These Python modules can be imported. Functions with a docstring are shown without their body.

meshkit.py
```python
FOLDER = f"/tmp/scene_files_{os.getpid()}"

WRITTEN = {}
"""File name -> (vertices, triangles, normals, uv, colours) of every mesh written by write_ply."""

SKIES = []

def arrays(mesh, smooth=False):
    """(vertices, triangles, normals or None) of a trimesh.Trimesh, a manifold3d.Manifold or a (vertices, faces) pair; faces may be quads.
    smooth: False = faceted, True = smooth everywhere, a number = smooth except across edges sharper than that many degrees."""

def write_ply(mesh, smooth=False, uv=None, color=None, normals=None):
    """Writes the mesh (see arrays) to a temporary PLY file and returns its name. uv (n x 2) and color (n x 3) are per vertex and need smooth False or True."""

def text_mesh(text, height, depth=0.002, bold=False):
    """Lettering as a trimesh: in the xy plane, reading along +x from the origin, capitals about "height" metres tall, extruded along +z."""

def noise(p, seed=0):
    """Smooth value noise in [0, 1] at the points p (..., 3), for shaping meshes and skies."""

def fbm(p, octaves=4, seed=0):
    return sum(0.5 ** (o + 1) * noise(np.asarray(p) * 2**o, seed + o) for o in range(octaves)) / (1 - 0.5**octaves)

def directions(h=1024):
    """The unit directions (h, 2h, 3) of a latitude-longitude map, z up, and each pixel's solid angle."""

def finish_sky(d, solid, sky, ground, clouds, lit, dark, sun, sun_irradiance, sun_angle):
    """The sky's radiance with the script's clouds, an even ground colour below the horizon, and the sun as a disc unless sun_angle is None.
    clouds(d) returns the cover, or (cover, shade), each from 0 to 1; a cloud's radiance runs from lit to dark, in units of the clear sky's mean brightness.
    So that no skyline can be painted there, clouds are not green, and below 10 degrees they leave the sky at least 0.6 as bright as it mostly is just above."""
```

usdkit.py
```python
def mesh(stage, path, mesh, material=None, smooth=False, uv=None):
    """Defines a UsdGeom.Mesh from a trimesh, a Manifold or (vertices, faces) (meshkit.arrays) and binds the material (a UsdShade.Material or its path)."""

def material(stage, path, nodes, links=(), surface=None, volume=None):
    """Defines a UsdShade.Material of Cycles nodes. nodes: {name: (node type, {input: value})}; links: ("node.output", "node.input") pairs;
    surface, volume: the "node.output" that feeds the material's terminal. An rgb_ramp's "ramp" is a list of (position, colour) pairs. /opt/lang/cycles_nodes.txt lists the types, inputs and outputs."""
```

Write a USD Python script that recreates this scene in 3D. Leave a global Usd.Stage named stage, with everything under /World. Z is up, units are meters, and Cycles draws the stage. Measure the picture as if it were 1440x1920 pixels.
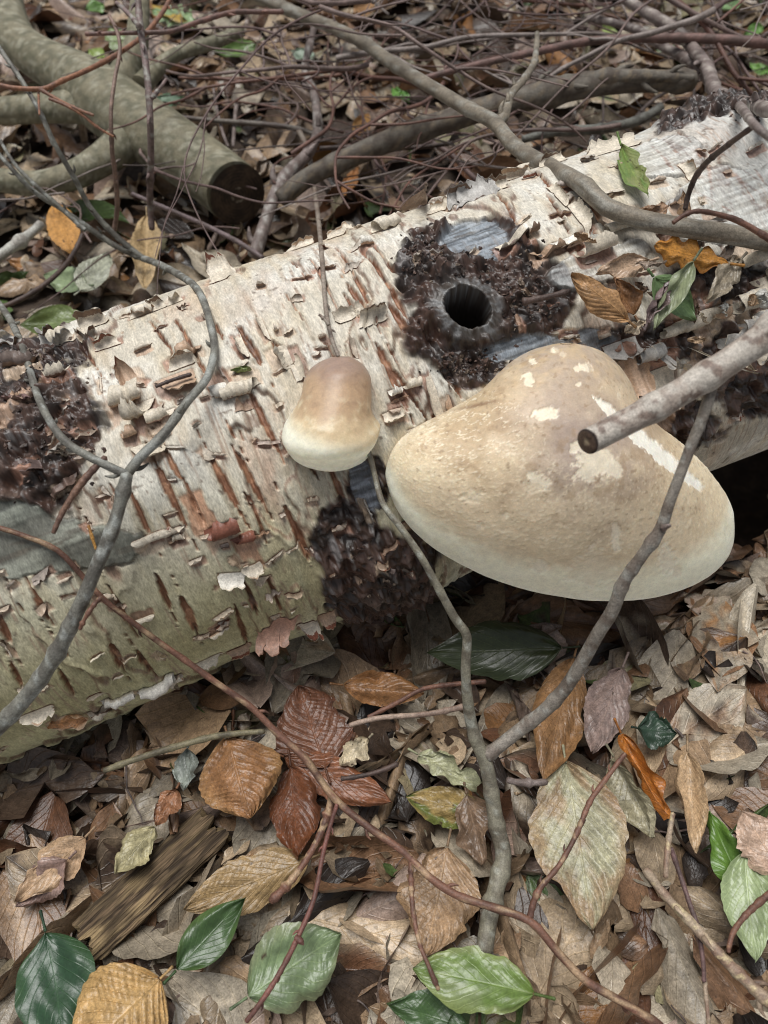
import math, re
import numpy as np, trimesh
import usdkit, meshkit
from pxr import Usd, UsdGeom, UsdLux, UsdShade, Sdf, Gf, Vt
from scipy.ndimage import gaussian_filter1d
from scipy.interpolate import PchipInterpolator

stage = Usd.Stage.CreateInMemory()
UsdGeom.SetStageUpAxis(stage, UsdGeom.Tokens.z)
UsdGeom.SetStageMetersPerUnit(stage, 1.0)
UsdGeom.Xform.Define(stage, '/World')
UsdGeom.Scope.Define(stage, '/World/Looks')

# ------------------------------------------------------------------ camera
CAM_H, PITCH, FPX = 0.44, math.radians(54), 1440.0
cam = UsdGeom.Camera.Define(stage, '/World/camera')
cam.CreateHorizontalApertureAttr(24.0)
cam.CreateVerticalApertureAttr(32.0)
cam.CreateFocalLengthAttr(24.0)
cam.CreateClippingRangeAttr(Gf.Vec2f(0.01, 200))
cam.CreateFStopAttr(9.5)
cam.CreateFocusDistanceAttr(0.40)
cam.CreateExposureAttr(1.48)
cam.AddTranslateOp().Set(Gf.Vec3d(0, 0, CAM_H))
cam.AddRotateXOp().Set(90 - math.degrees(PITCH))

# ------------------------------------------------------------------ sky and sun
SUN_EL, SUN_AZ = math.radians(77), math.radians(-40)      # azimuth = atan2(x, y)
dome = UsdLux.DomeLight.Define(stage, '/World/sky')
sky_mat = usdkit.material(stage, '/World/Looks/sky', {
    'sky': ('sky_texture', {'sky_type': 'single_scattering', 'sun_disc': False, 'sun_elevation': SUN_EL, 'sun_rotation': SUN_AZ}),
    'tc': ('texture_coordinate', {}),
    'n': ('noise_texture', {'scale': 2.2, 'detail': 5.0, 'roughness': 0.6}),
    'r': ('rgb_ramp', {'ramp': [(0.25, (0.6, 0.6, 0.6)), (0.75, (0.92, 0.92, 0.92))]}),
    'bw': ('rgb_to_bw', {}),
    'cl': ('vector_math', {'math_type': 'scale', 'vector1': (1.0, 0.985, 0.95)}),
    'm': ('mix', {}),
    'bg': ('background_shader', {'strength': 0.05}),
}, [('tc.generated', 'n.vector'), ('n.fac', 'r.fac'), ('sky.color', 'bw.color'), ('bw.val', 'cl.scale'), ('r.color', 'm.fac'),
    ('sky.color', 'm.color1'), ('cl.vector', 'm.color2'), ('m.color', 'bg.color')], surface='bg.background')
UsdShade.MaterialBindingAPI.Apply(dome.GetPrim()).Bind(sky_mat)
dome.GetPrim().SetCustomDataByKey('kind', 'structure')
sun = UsdLux.DistantLight.Define(stage, '/World/sun')
sun.CreateNormalizeAttr(True); sun.CreateIntensityAttr(0.34); sun.CreateAngleAttr(34.0)
sun.CreateColorAttr(Gf.Vec3f(1.0, 0.99, 0.97))
sun.AddRotateZOp().Set(-math.degrees(SUN_AZ)); sun.AddRotateXOp().Set(-(90 - math.degrees(SUN_EL)))

# ------------------------------------------------------------------ helpers
R_ = np.array([1, 0, 0.]); F_ = np.array([0, math.cos(PITCH), -math.sin(PITCH)]); U_ = np.array([0, math.sin(PITCH), math.cos(PITCH)])
C_ = np.array([0, 0, CAM_H])
def ray(x, y): return R_ * (x - 720) / FPX + U_ * (960 - y) / FPX + F_
def at(x, y, t): return C_ + ray(x, y) * t
def onz(x, y, z):
    d = ray(x, y); return C_ + d * (z - CAM_H) / d[2]
def proj(P):
    v = np.asarray(P) - C_; z = v @ F_
    return 720 + FPX * (v @ R_) / z, 960 - FPX * (v @ U_) / z, z

# log axis
LR, LAZ, LTI = 0.1045, math.radians(21.83), math.radians(5.87)
A0 = np.array([0, .3207, .0985])
LD = np.array([math.cos(LAZ) * math.cos(LTI), math.sin(LAZ) * math.cos(LTI), math.sin(LTI)])
LU = np.array([0, 0, 1.]) - LD * LD[2]; LU /= np.linalg.norm(LU); LF = np.cross(LD, LU)
def log_depth(x, y, rr=LR):
    D = ray(x, y); D0 = C_ - A0
    Dp = D - LD * (D @ LD); Op = D0 - LD * (D0 @ LD)
    a, b, c = Dp @ Dp, 2 * Dp @ Op, Op @ Op - rr * rr
    q = b * b - 4 * a * c
    return None if q < 0 else (-b - math.sqrt(q)) / 2 / a
def log_st(x, y):
    """pixel -> (s along the axis, angle about it)"""
    t = log_depth(x, y)
    if t is None: return None
    v = at(x, y, t) - A0
    return v @ LD, math.atan2(v @ LF, v @ LU)
def log_pt(s, th, rho):
    s, th, rho = np.broadcast_arrays(np.asarray(s, float), np.asarray(th, float), np.asarray(rho, float))
    return A0 + s[..., None] * LD + (rho * np.cos(th))[..., None] * LU + (rho * np.sin(th))[..., None] * LF
def base_depth(x, y, z=0.016):
    d = ray(x, y); t = (z - CAM_H) / d[2]
    g = log_surf(x, y)
    return min(t, g) if g is not None else t

nz = meshkit.noise
RHO = None
def log_surf(x, y):
    t = log_depth(x, y)
    if t is None or RHO is None: return t
    v = at(x, y, t) - A0; r0 = float(RHO((v @ LD, math.atan2(v @ LF, v @ LU))))
    return log_depth(x, y, min(max(r0, LR), LR + .016)) or t
def fbm2(a, b, oct=4, seed=0):
    return meshkit.fbm(np.stack(np.broadcast_arrays(a, b, 0.37 + seed * 1.7), -1), oct, seed)
def smst(e0, e1, x):
    t = np.clip((x - e0) / (e1 - e0), 0, 1); return t * t * (3 - 2 * t)
def lerp(a, b, t): return a + (b - a) * t
def mixc(c0, c1, w): return c0 * (1 - w[..., None]) + np.asarray(c1) * w[..., None]

used = {}
def numbered(path):
    n = used.get(path, -1) + 1; used[path] = n
    return path if n == 0 else f'{path}_{n:03d}'
T = Sdf.ValueTypeNames
def obj(name, v, f, mat, parent=None, col=None, uv=None, smooth=True):
    path = numbered((str(parent.GetPath()) if parent else '/World') + '/' + name)
    v = np.asarray(v, float); f = np.asarray(f, int)
    if f.shape[1] == 4: f = np.vstack([f[:, [0, 1, 2]], f[:, [0, 2, 3]]])
    m = usdkit.mesh(stage, path, (v, f), mat, smooth=smooth, uv=uv)
    if col is not None:
        UsdGeom.PrimvarsAPI(m).CreatePrimvar('col', T.Color3fArray, 'vertex').Set(Vt.Vec3fArray.FromNumpy(np.asarray(col, np.float32)))
    return m.GetPrim()
def tag(p, label, cat, group=None, kind=None):
    if label: p.SetCustomDataByKey('label', label)
    if cat: p.SetCustomDataByKey('category', cat)
    if group: p.SetCustomDataByKey('group', group)
    if kind: p.SetCustomDataByKey('kind', kind)
    return p
def thing(name, label, cat, group=None):
    p = UsdGeom.Xform.Define(stage, numbered('/World/' + name)).GetPrim()
    return tag(p, label, cat, group)
def grid_faces(n, m, wrap=False):
    i = np.arange(n - 1)[:, None]; j = np.arange(m if wrap else m - 1)[None]
    j2 = (j + 1) % m
    return np.stack([i * m + j, (i + 1) * m + j, (i + 1) * m + j2, i * m + j2], -1).reshape(-1, 4)

# ------------------------------------------------------------------ materials
def mat(name, rough=0.6, nscale=300, namt=0.35, bump=0.3, bdist=0.001, bscale=500, spec=0.4, trans=0.0, coord='pos', stretch=(1, 1, 1), vein=0.0, sss=0.0, speck=0.0, n2=1100, n2amt=0.25, wet=False):
    N = {'a': ('attribute', {'attribute': 'col'}), 'g': ('geometry', {}), 'uv': ('uvmap', {}),
         'mp': ('mapping', {'scale': stretch}),
         'n': ('noise_texture', {'scale': nscale, 'detail': 4.0, 'roughness': 0.65}),
         'r': ('rgb_ramp', {'ramp': [(0.25, (1 - namt,) * 3), (0.75, (1 + namt,) * 3)]}),
         'm0': ('mix', {'mix_type': 'multiply', 'fac': 1.0}), 'm': ('mix', {'mix_type': 'multiply', 'fac': 1.0}),
         'n2': ('noise_texture', {'scale': n2, 'detail': 3.0, 'roughness': 0.7}), 'r2': ('rgb_ramp', {'ramp': [(0.3, (1 - n2amt,) * 3), (0.7, (1 + n2amt,) * 3)]}),
         'nb': ('noise_texture', {'scale': bscale, 'detail': 5.0, 'roughness': 0.6}),
         'b': ('bump', {'strength': bump, 'distance': bdist}),
         'p': ('principled_bsdf', {'roughness': rough, 'specular_ior_level': spec})}
    L = [('g.position', 'mp.vector') if coord == 'pos' else ('uv.UV', 'mp.vector'),
         ('mp.vector', 'n.vector'), ('n.fac', 'r.fac'), ('a.color', 'm0.color1'), ('r.color', 'm0.color2'), ('mp.vector', 'n2.vector'), ('n2.fac', 'r2.fac'), ('m0.color', 'm.color1'), ('r2.color', 'm.color2'),
         ('mp.vector', 'nb.vector'), ('nb.fac', 'b.height'), ('b.normal', 'p.normal')]
    out = 'm.color'
    if vein:
        N.update({'sx': ('separate_xyz', {}), 'ab': ('math', {'math_type': 'absolute'}), 'k': ('math', {'math_type': 'multiply_add', 'value2': -0.42}),
                  's9': ('math', {'math_type': 'multiply', 'value2': 9.0}), 'pp': ('math', {'math_type': 'pingpong', 'value2': 0.5}),
                  'vr': ('map_range', {'range_type': 'smoothstep', 'from_min': 0.0, 'from_max': 0.09, 'to_min': 1.0, 'to_max': 0.0, 'clamp': True}),
                  'mr': ('map_range', {'range_type': 'smoothstep', 'from_min': 0.0, 'from_max': 0.045, 'to_min': 1.0, 'to_max': 0.0, 'clamp': True}),
                  'mx': ('math', {'math_type': 'maximum'}), 'sc': ('math', {'math_type': 'multiply', 'value2': vein}),
                  'lm': ('mix', {'mix_type': 'mix', 'color2': (0, 0, 0)}), 'lg': ('mix', {'mix_type': 'multiply', 'fac': 1.0, 'color2': (1.75, 1.7, 1.5)}),
                  'hb': ('math', {'math_type': 'multiply_add', 'value2': 0.6})})
        L += [('uv.UV', 'sx.vector'), ('sx.y', 'ab.value1'), ('ab.value', 'k.value1'), ('sx.x', 'k.value3'), ('k.value', 's9.value1'), ('s9.value', 'pp.value1'),
              ('pp.value', 'vr.value'), ('ab.value', 'mr.value'), ('vr.result', 'mx.value1'), ('mr.result', 'mx.value2'), ('mx.value', 'sc.value1'),
              ('sc.value', 'lm.fac'), ('m.color', 'lm.color1'), ('m.color', 'lg.color1'), ('lg.color', 'lm.color2'), ('mx.value', 'hb.value1'), ('nb.fac', 'hb.value3')]
        L = [x for x in L if x != ('nb.fac', 'b.height')] + [('hb.value', 'b.height')]
        out = 'lm.color'
    if speck:
        N.update({'vs': ('voronoi_texture', {'scale': nscale * 0.9}), 'sr': ('map_range', {'from_min': 0.06, 'from_max': 0.16, 'to_min': speck, 'to_max': 0.0, 'clamp': True}),
                  'sm': ('mix', {'color2': (0.03, 0.02, 0.015)})})
        L += [('mp.vector', 'vs.vector'), ('vs.distance', 'sr.value'), ('sr.result', 'sm.fac'), (out, 'sm.color1')]
        out = 'sm.color'
    if wet:
        N.update({'wa': ('attribute', {'attribute': 'wet'}), 'wr': ('map_range', {'from_min': 0.0, 'from_max': 1.0, 'to_min': rough, 'to_max': 0.30, 'clamp': True})})
        L += [('wa.fac', 'wr.value'), ('wr.result', 'p.roughness')]
    L.append((out, 'p.base_color'))
    surf = 'p.BSDF'
    if sss:
        N['p'][1].update({'subsurface_weight': sss, 'subsurface_radius': (1.0, 0.7, 0.45), 'subsurface_scale': 0.004})
    if trans:
        N.update({'t': ('translucent_bsdf', {}), 'x': ('mix_closure', {'fac': trans})})
        L += [(out, 't.color'), ('p.BSDF', 'x.closure1'), ('t.BSDF', 'x.closure2')]
        surf = 'x.closure'
    return usdkit.material(stage, '/World/Looks/' + name, N, L, surface=surf)

M_bark = mat('birch_bark', rough=0.5, nscale=1.0, namt=0.3, n2=3.3, n2amt=0.3, bump=0.7, bdist=0.0012, bscale=1.0, spec=0.45, coord='uv', stretch=(420, 140, 1), speck=0.0, wet=True)
M_flake = mat('bark_flake', rough=0.45, nscale=300, namt=0.22, bump=0.35, bdist=0.0006, bscale=600, spec=0.4, trans=0.1)
M_leaf = mat('dry_leaf', rough=0.31, nscale=260, namt=0.42, n2amt=0.32, bump=0.6, bdist=0.0007, bscale=420, spec=0.45, trans=0.12, vein=0.24, speck=0.45)
M_green = mat('green_leaf', rough=0.33, nscale=160, namt=0.28, n2amt=0.15, bump=0.4, bdist=0.0005, bscale=300, spec=0.5, trans=0.15, vein=0.45)
M_twig = mat('twig_bark', rough=0.52, nscale=420, namt=0.35, n2=1500, n2amt=0.35, bump=0.5, bdist=0.0008, bscale=700, spec=0.35)
M_smooth = mat('beech_bark', rough=0.7, nscale=150, namt=0.25, n2=900, n2amt=0.3, bump=0.4, bdist=0.001, bscale=350, spec=0.3)
M_wood = mat('rotten_wood', rough=0.85, nscale=1.0, namt=0.6, n2=3.0, n2amt=0.4, bump=0.9, bdist=0.002, bscale=1.0, spec=0.2, coord='uv', stretch=(28, 1500, 1))
M_fung = mat('fungus_skin', rough=0.42, nscale=300, namt=0.13, n2=1300, n2amt=0.1, bump=0.13, bdist=0.0005, bscale=900, spec=0.35, sss=0.35)
M_crumb = mat('bark_crumb', rough=0.42, nscale=400, namt=0.5, bump=0.6, bdist=0.001, bscale=500, spec=0.35)
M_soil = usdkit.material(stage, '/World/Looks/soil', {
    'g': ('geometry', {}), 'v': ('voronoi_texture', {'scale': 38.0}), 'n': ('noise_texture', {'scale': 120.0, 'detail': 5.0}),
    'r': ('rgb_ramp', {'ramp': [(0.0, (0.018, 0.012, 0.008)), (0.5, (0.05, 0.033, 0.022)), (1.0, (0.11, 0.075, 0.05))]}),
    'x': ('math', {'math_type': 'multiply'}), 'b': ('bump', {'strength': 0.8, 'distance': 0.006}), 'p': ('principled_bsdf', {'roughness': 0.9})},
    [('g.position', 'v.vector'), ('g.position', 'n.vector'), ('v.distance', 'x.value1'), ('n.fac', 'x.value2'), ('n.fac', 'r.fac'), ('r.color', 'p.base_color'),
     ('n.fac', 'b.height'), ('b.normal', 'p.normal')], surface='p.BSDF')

# ------------------------------------------------------------------ ground
gx = np.concatenate([[-60, -20, -6, -2], np.linspace(-1, 1, 90), [2, 6, 20, 60]])
gy = np.concatenate([[-60, -20, -6, -1.5], np.linspace(-0.4, 1.9, 100), [2.6, 6, 20, 60]])
GX, GY = np.meshgrid(gx, gy, indexing='ij')
GZ = 0.012 * (fbm2(GX * 9, GY * 9, 3, 5) - 0.75) - 0.004
hx_, hy_, _ = proj(np.stack([GX, GY, GX * 0], -1)); GZ -= .05 * np.exp(-(((hx_ - 1430) / 130) ** 2 + ((hy_ - 900) / 130) ** 2)) * (np.abs(GX) < .8) * (GY > 0)
gv = np.stack([GX, GY, GZ], -1).reshape(-1, 3)
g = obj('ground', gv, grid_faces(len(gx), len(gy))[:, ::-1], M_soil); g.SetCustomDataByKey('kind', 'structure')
flip_ok = True

# ------------------------------------------------------------------ birch log
rng = np.random.default_rng(7)
ss = np.concatenate([np.arange(-0.62, -0.30, 0.004), np.arange(-0.30, 0.34, 0.0008), np.arange(0.34, 0.95, 0.004)])
th = np.radians(np.concatenate([np.arange(-62, 125, 0.42), np.arange(125, 298, 2.5)]))
S, TH = np.meshgrid(ss, th, indexing='ij')
ARC = TH * LR
P0 = log_pt(S, TH, LR)
px, py, pz = proj(P0)
nrm = np.cos(TH)[..., None] * LU + np.sin(TH)[..., None] * LF
facing = np.einsum('ijk,ijk->ij', nrm, C_ - P0) > 0
def circ(a, b, oct, seed):         # noise that closes round the trunk
    return meshkit.fbm(np.stack([S * a, np.cos(TH) * LR * b, np.sin(TH) * LR * b], -1) + seed * 3.1, oct, seed)
nL = circ(9, 9, 3, 1)               # big swellings
nE = circ(140, 60, 3, 2)            # ragged edges
nF = circ(420, 120, 3, 3)           # fine grain
nS = circ(34, 9, 4, 4)              # peeling bands running round the trunk
nS2 = circ(60, 16, 4, 14)
nM = circ(40, 40, 4, 6)             # mottles
nC = circ(160, 160, 3, 8)           # chunks
rough_n = circ(70, 70, 4, 9)
def zone(cx, cy, rx, ry, ang=0, edge=0.5, soft=0.07):
    a = math.radians(ang); dx, dy = px - cx, py - cy
    u = (dx * math.cos(a) + dy * math.sin(a)) / rx; v = (-dx * math.sin(a) + dy * math.cos(a)) / ry
    d = np.sqrt(u * u + v * v) + (nM - 0.5) * edge * 2 + (nE - 0.5) * edge
    return smst(1 + soft, 1 - soft, d) * facing
rho = LR * (1 + 0.035 * (nL - 0.5) * 2)
# colour of the outer sheet
cream = np.array([.50, .455, .37])
col = np.broadcast_to(cream, S.shape + (3,)).copy()
col = mixc(col, (.61, .585, .52), smst(.45, .70, nM) * .9)
col = mixc(col, (.46, .38, .27), smst(.52, .72, circ(300, 40, 3, 51)) * .5)
col = mixc(col, (.48, .40, .27), smst(.56, .70, circ(80, 22, 3, 52)) * .5)
col = mixc(col, (.50, .39, .29), smst(.58, .78, nS2) * .55)
col = mixc(col, (.40, .28, .21), smst(.60, .8, circ(25, 12, 4, 21)) * .6)
col = mixc(col, (.40, .37, .185), smst(math.radians(32), math.radians(82), TH + (nM - .5) * .6) * .8 * smst(.10, -.12, S))
col = mixc(col, (.43, .44, .43), smst(.12, .24, S + (nM - .5) * .12) * .55 * smst(95, 30, np.degrees(TH)))
# stepped sheets: the bark peels in layers
lev = nS * 3.4 + (nE - .5) * .5
k0 = np.floor(lev); fr = lev - k0
step = 0.0014 * (k0 + smst(0.0, 0.06, fr)) - 0.0014 * 1.4
lip = np.exp(-((fr - 0.12) / 0.07) ** 2)
rho = rho + step + lip * 0.0012
inner = smst(1.05, 0.55, lev)
col = mixc(col, (.42, .27, .19), inner * .75)
edge_dark = np.exp(-((fr - 0.03) / 0.035) ** 2)
col = mixc(col, (.17, .09, .06), edge_dark * .8)
# thin dark lines running round the trunk, and speckles
rl_ = np.abs(circ(260, 10, 3, 55) - .5); col = mixc(col, (.30, .21, .15), smst(.022, .006, rl_) * smst(.45, .6, circ(30, 30, 2, 56)) * .75)
col = mixc(col, (.16, .12, .09), smst(.70, .76, circ(520, 380, 2, 57)) * smst(.5, .62, nM) * .8)
# lenticels: long slits running round the trunk
LENT = [(295,620,320,655,9),(330,600,385,700,10),(447,615,490,685,16),(510,640,542,685,13),(410,765,440,820,9),(470,740,525,850,11),(307,840,340,900,13),
 (295,875,350,990,13),(392,850,445,950,14),(440,845,492,940,12),(535,950,582,1055,14),(245,925,280,1000,9),(290,1070,320,1145,11),(340,1120,372,1195,16),
 (455,1085,487,1160,14),(440,1135,465,1210,12),(57,1095,95,1160,10),(0,1155,20,1205,12),(205,1205,230,1250,14),(255,1220,285,1260,14),(215,1120,240,1165,9),
 (690,490,760,600,11),(655,540,720,640,10),(730,580,770,640,14),(640,480,690,570,7),(700,470,750,540,8),(800,640,860,740,16),(1020,370,1065,445,10),
 (1000,330,1040,380,8),(1060,300,1110,360,8),(1240,270,1275,300,8),(1260,255,1300,290,7),(1415,325,1430,350,7),(1370,325,1390,350,7),(1350,390,1375,405,5),
 (1240,300,1262,330,7),(1325,300,1330,345,4),(590,500,640,600,6),(540,560,590,640,6),(700,640,760,760,12),(740,700,800,790,9),(620,880,650,950,13),(150,640,175,680,8),
 (560,830,600,905,6),(650,560,700,650,6),(110,1250,140,1300,10),(20,1240,45,1290,9),(375,560,420,640,6),(170,1020,195,1080,7),(500,1080,530,1150,9),
 (930,380,985,470,8),(1100,380,1130,430,7),(345,900,372,960,8),(480,960,500,1020,7),(230,720,262,780,7)]
lent_w = np.zeros(S.shape); lent_l = np.zeros(S.shape)
def add_lent(s0, a0, s1, a1, w):
    global lent_w, lent_l
    pad = 0.012
    ii = np.where((ss > min(s0, s1) - pad) & (ss < max(s0, s1) + pad))[0]
    t0, t1 = min(a0, a1) / LR, max(a0, a1) / LR
    jj = np.where((th > t0 - .12) & (th < t1 + .12))[0]
    if len(ii) < 2 or len(jj) < 2: return
    ix = np.ix_(ii, jj)
    X, Y = S[ix] - s0, ARC[ix] - a0
    dx, dy = s1 - s0, a1 - a0; L = math.hypot(dx, dy)
    tt = (X * dx + Y * dy) / L / L
    dd = np.abs(X * dy - Y * dx) / L + (nE[ix] - .5) * 0.0022 + (nF[ix] - .5) * .001
    hw = w * (0.35 + 0.65 * np.clip(4 * tt * (1 - tt), 0, 1)) * smst(-.06, .06, tt) * smst(1.06, .94, tt)
    W = smst(1.0, .55, dd / np.maximum(hw, 1e-5)); Lp = np.exp(-((dd - hw * 1.15) / (hw * .5 + 2e-4)) ** 2) * (hw > w * .25)
    lent_w[ix] = np.maximum(lent_w[ix], W); lent_l[ix] = np.maximum(lent_l[ix], Lp)
for x0, y0, x1, y1, w in LENT:
    a, b = log_st(x0, y0), log_st(x1, y1)
    if a is None or b is None: continue
    add_lent(a[0], a[1] * LR, b[0], b[1] * LR, w * 0.62 * .36 / FPX)
for k in range(235):
    s0 = rng.uniform(-.6, .9); a0 = rng.uniform(-1.1, 4.9) * LR
    q = proj(log_pt(s0, a0 / LR, LR))
    small = -50 < q[0] < 1490 and a0 / LR < 1.7
    L = rng.uniform(.004, .016) if small else rng.uniform(.012, .03)
    add_lent(s0, a0, s0 + L * rng.uniform(-.1, .15), a0 + L, rng.uniform(.0005, .001) if small else rng.uniform(.0012, .0025))
rho = rho - lent_w * 0.0022 * (0.5 + rough_n) + lent_l * 0.0009
col = mixc(col, (.21, .095, .052), smst(.30, .55, lent_w) * .97)
col = mixc(col, (.07, .035, .022), smst(.5, .62, nE) * smst(.7, .95, lent_w) * .8)
col = mixc(col, (.40, .22, .13), smst(.3, .8, lent_w) * smst(.54, .64, nC) * .8)
# wounds: dark crumbly bark
ZR = np.zeros(S.shape)
for z in [(70,800,125,150,10),(10,700,110,70,0),(705,1075,115,95,-30),(650,1010,70,60,-50),(905,545,150,105,25),(815,510,75,95,15),(860,640,110,70,10),(860,680,75,45,20),(1010,560,60,70,0),
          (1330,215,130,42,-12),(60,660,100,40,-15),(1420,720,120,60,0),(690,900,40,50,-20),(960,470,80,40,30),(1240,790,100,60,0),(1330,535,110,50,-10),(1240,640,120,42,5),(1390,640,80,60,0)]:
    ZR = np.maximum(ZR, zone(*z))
kd_ = np.hypot(((px - 872) * .94 + (py - 592) * .34) / 41, (-(px - 872) * .34 + (py - 592) * .94) / 31); kd_ = np.where(facing, kd_, 9)
ZD = ZR * smst(1.15, 1.9, kd_)
rid1 = np.abs(circ(45, 45, 3, 61) - .5) * 2; rid2 = np.abs(circ(110, 80, 3, 62) - .5) * 2
fibr = circ(420, 45, 3, 66)
rho = rho + ZD * .0035 * (fibr - .5)
rho = rho - ZD * .0012 + ZD * (0.009 * (rough_n - .52) + 0.007 * (nC - .5) - 0.004 * (rid1 - .2) - 0.009 * (rid2 - .2) + .007 * (circ(260, 200, 3, 63) - .5) + .001)
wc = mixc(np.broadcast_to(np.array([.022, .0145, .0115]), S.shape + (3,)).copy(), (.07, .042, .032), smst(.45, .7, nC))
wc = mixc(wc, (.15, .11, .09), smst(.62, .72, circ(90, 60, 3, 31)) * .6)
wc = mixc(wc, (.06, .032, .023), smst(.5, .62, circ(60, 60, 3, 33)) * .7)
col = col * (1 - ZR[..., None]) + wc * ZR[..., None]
# bare smooth grey patches
def patch(c, depth, *z, tint=.9, grain=40):
    global rho, col
    w = np.zeros(S.shape)
    for q in z: w = np.maximum(w, zone(*q, edge=.55, soft=.05))
    gr = circ(grain, grain * 7, 4, 41)
    cc = mixc(np.broadcast_to(np.array(c) * .42, S.shape + (3,)).copy(), np.array(c) * 1.3, smst(.36, .62, gr))
    cc = mixc(cc, (.05, .04, .03), smst(.60, .68, circ(grain * 2, grain * 12, 3, 43)) * .7)
    rim_ = np.clip(4 * w * (1 - w), 0, 1); rho = rho - .0016 * rim_; col = mixc(col, (.06, .042, .03), rim_ * .75)
    rho = rho * (1 - w) + w * (LR + depth + .0012 * (gr - .5) + .006 * (nL - .5))
    col = col * (1 - (w * tint)[..., None]) + cc * (w * tint)[..., None]
patch((.20, .225, .25), -.001, (890,452,68,34,0), (985,655,90,22,-6), (1110,640,60,28,0), grain=60)
patch((.19, .20, .165), .0025, (110,1030,165,50,-4), (20,985,70,40,0), grain=25)
patch((.22, .24, .27), .0, (680,905,22,48,-20), grain=60)
patch((.50, .52, .51), .0022, (1390,385,135,70,-10), (1250,300,80,38,-10), (1120,500,80,32,-18), tint=.42, grain=70)
# pale peeled ridge under the knot, and the knot with its hole
kd = np.hypot(((px - 872) * .94 + (py - 592) * .34) / 41, (-(px - 872) * .34 + (py - 592) * .94) / 31) + (nE - .5) * .03
kd = np.where(facing, kd, 9)
kd2 = np.hypot((px - 845) / 105, (py - 570) / 92); kd2 = np.where(facing, kd2, 9)
rho = rho + .006 * smst(1.25, .4, kd2)
kang = np.arctan2(py - 592, px - 872)
kfib = fbm2(kang * 9, kd * 1.2, 3, 71)
col = mixc(col, (.075, .068, .06), smst(2.0 + .8 * (kfib - .5), 1.2, kd) * .9)
col = mixc(col, (.16, .16, .16), smst(2.0, 1.3, kd) * smst(.48, .62, kfib) * .8)
col = mixc(col, (.04, .03, .024), smst(2.0, 1.3, kd) * smst(.45, .32, kfib) * .8)
rho = rho + .0012 * (kfib - .5) * smst(2.2, 1.4, kd) * smst(1.1, 1.35, kd)
rho = rho + .0010 * np.exp(-((kd - 1.15) / .16) ** 2) 
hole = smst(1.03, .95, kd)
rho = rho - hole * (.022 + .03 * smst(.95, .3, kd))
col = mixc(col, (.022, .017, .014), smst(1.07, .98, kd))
# second healed knot, lower edge of the log
rho = rho + .010 * np.where(facing, smst(1.2, .2, np.hypot((px - 720) / 130, (py - 1080) / 95)), 0)
rho = rho + .006 * np.where(facing, smst(1.2, .2, np.hypot((px - 40) / 170, (py - 800) / 160)), 0)
rho = rho + .008 * np.where(facing, smst(1.2, .2, np.hypot((px - 1350) / 130, (py - 240) / 60)), 0)
CR, TAN, RED, BRN, WHT, GRY = (.62, .55, .44), (.46, .32, .22), (.22, .085, .055), (.20, .13, .09), (.72, .68, .6), (.42, .40, .37)
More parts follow.
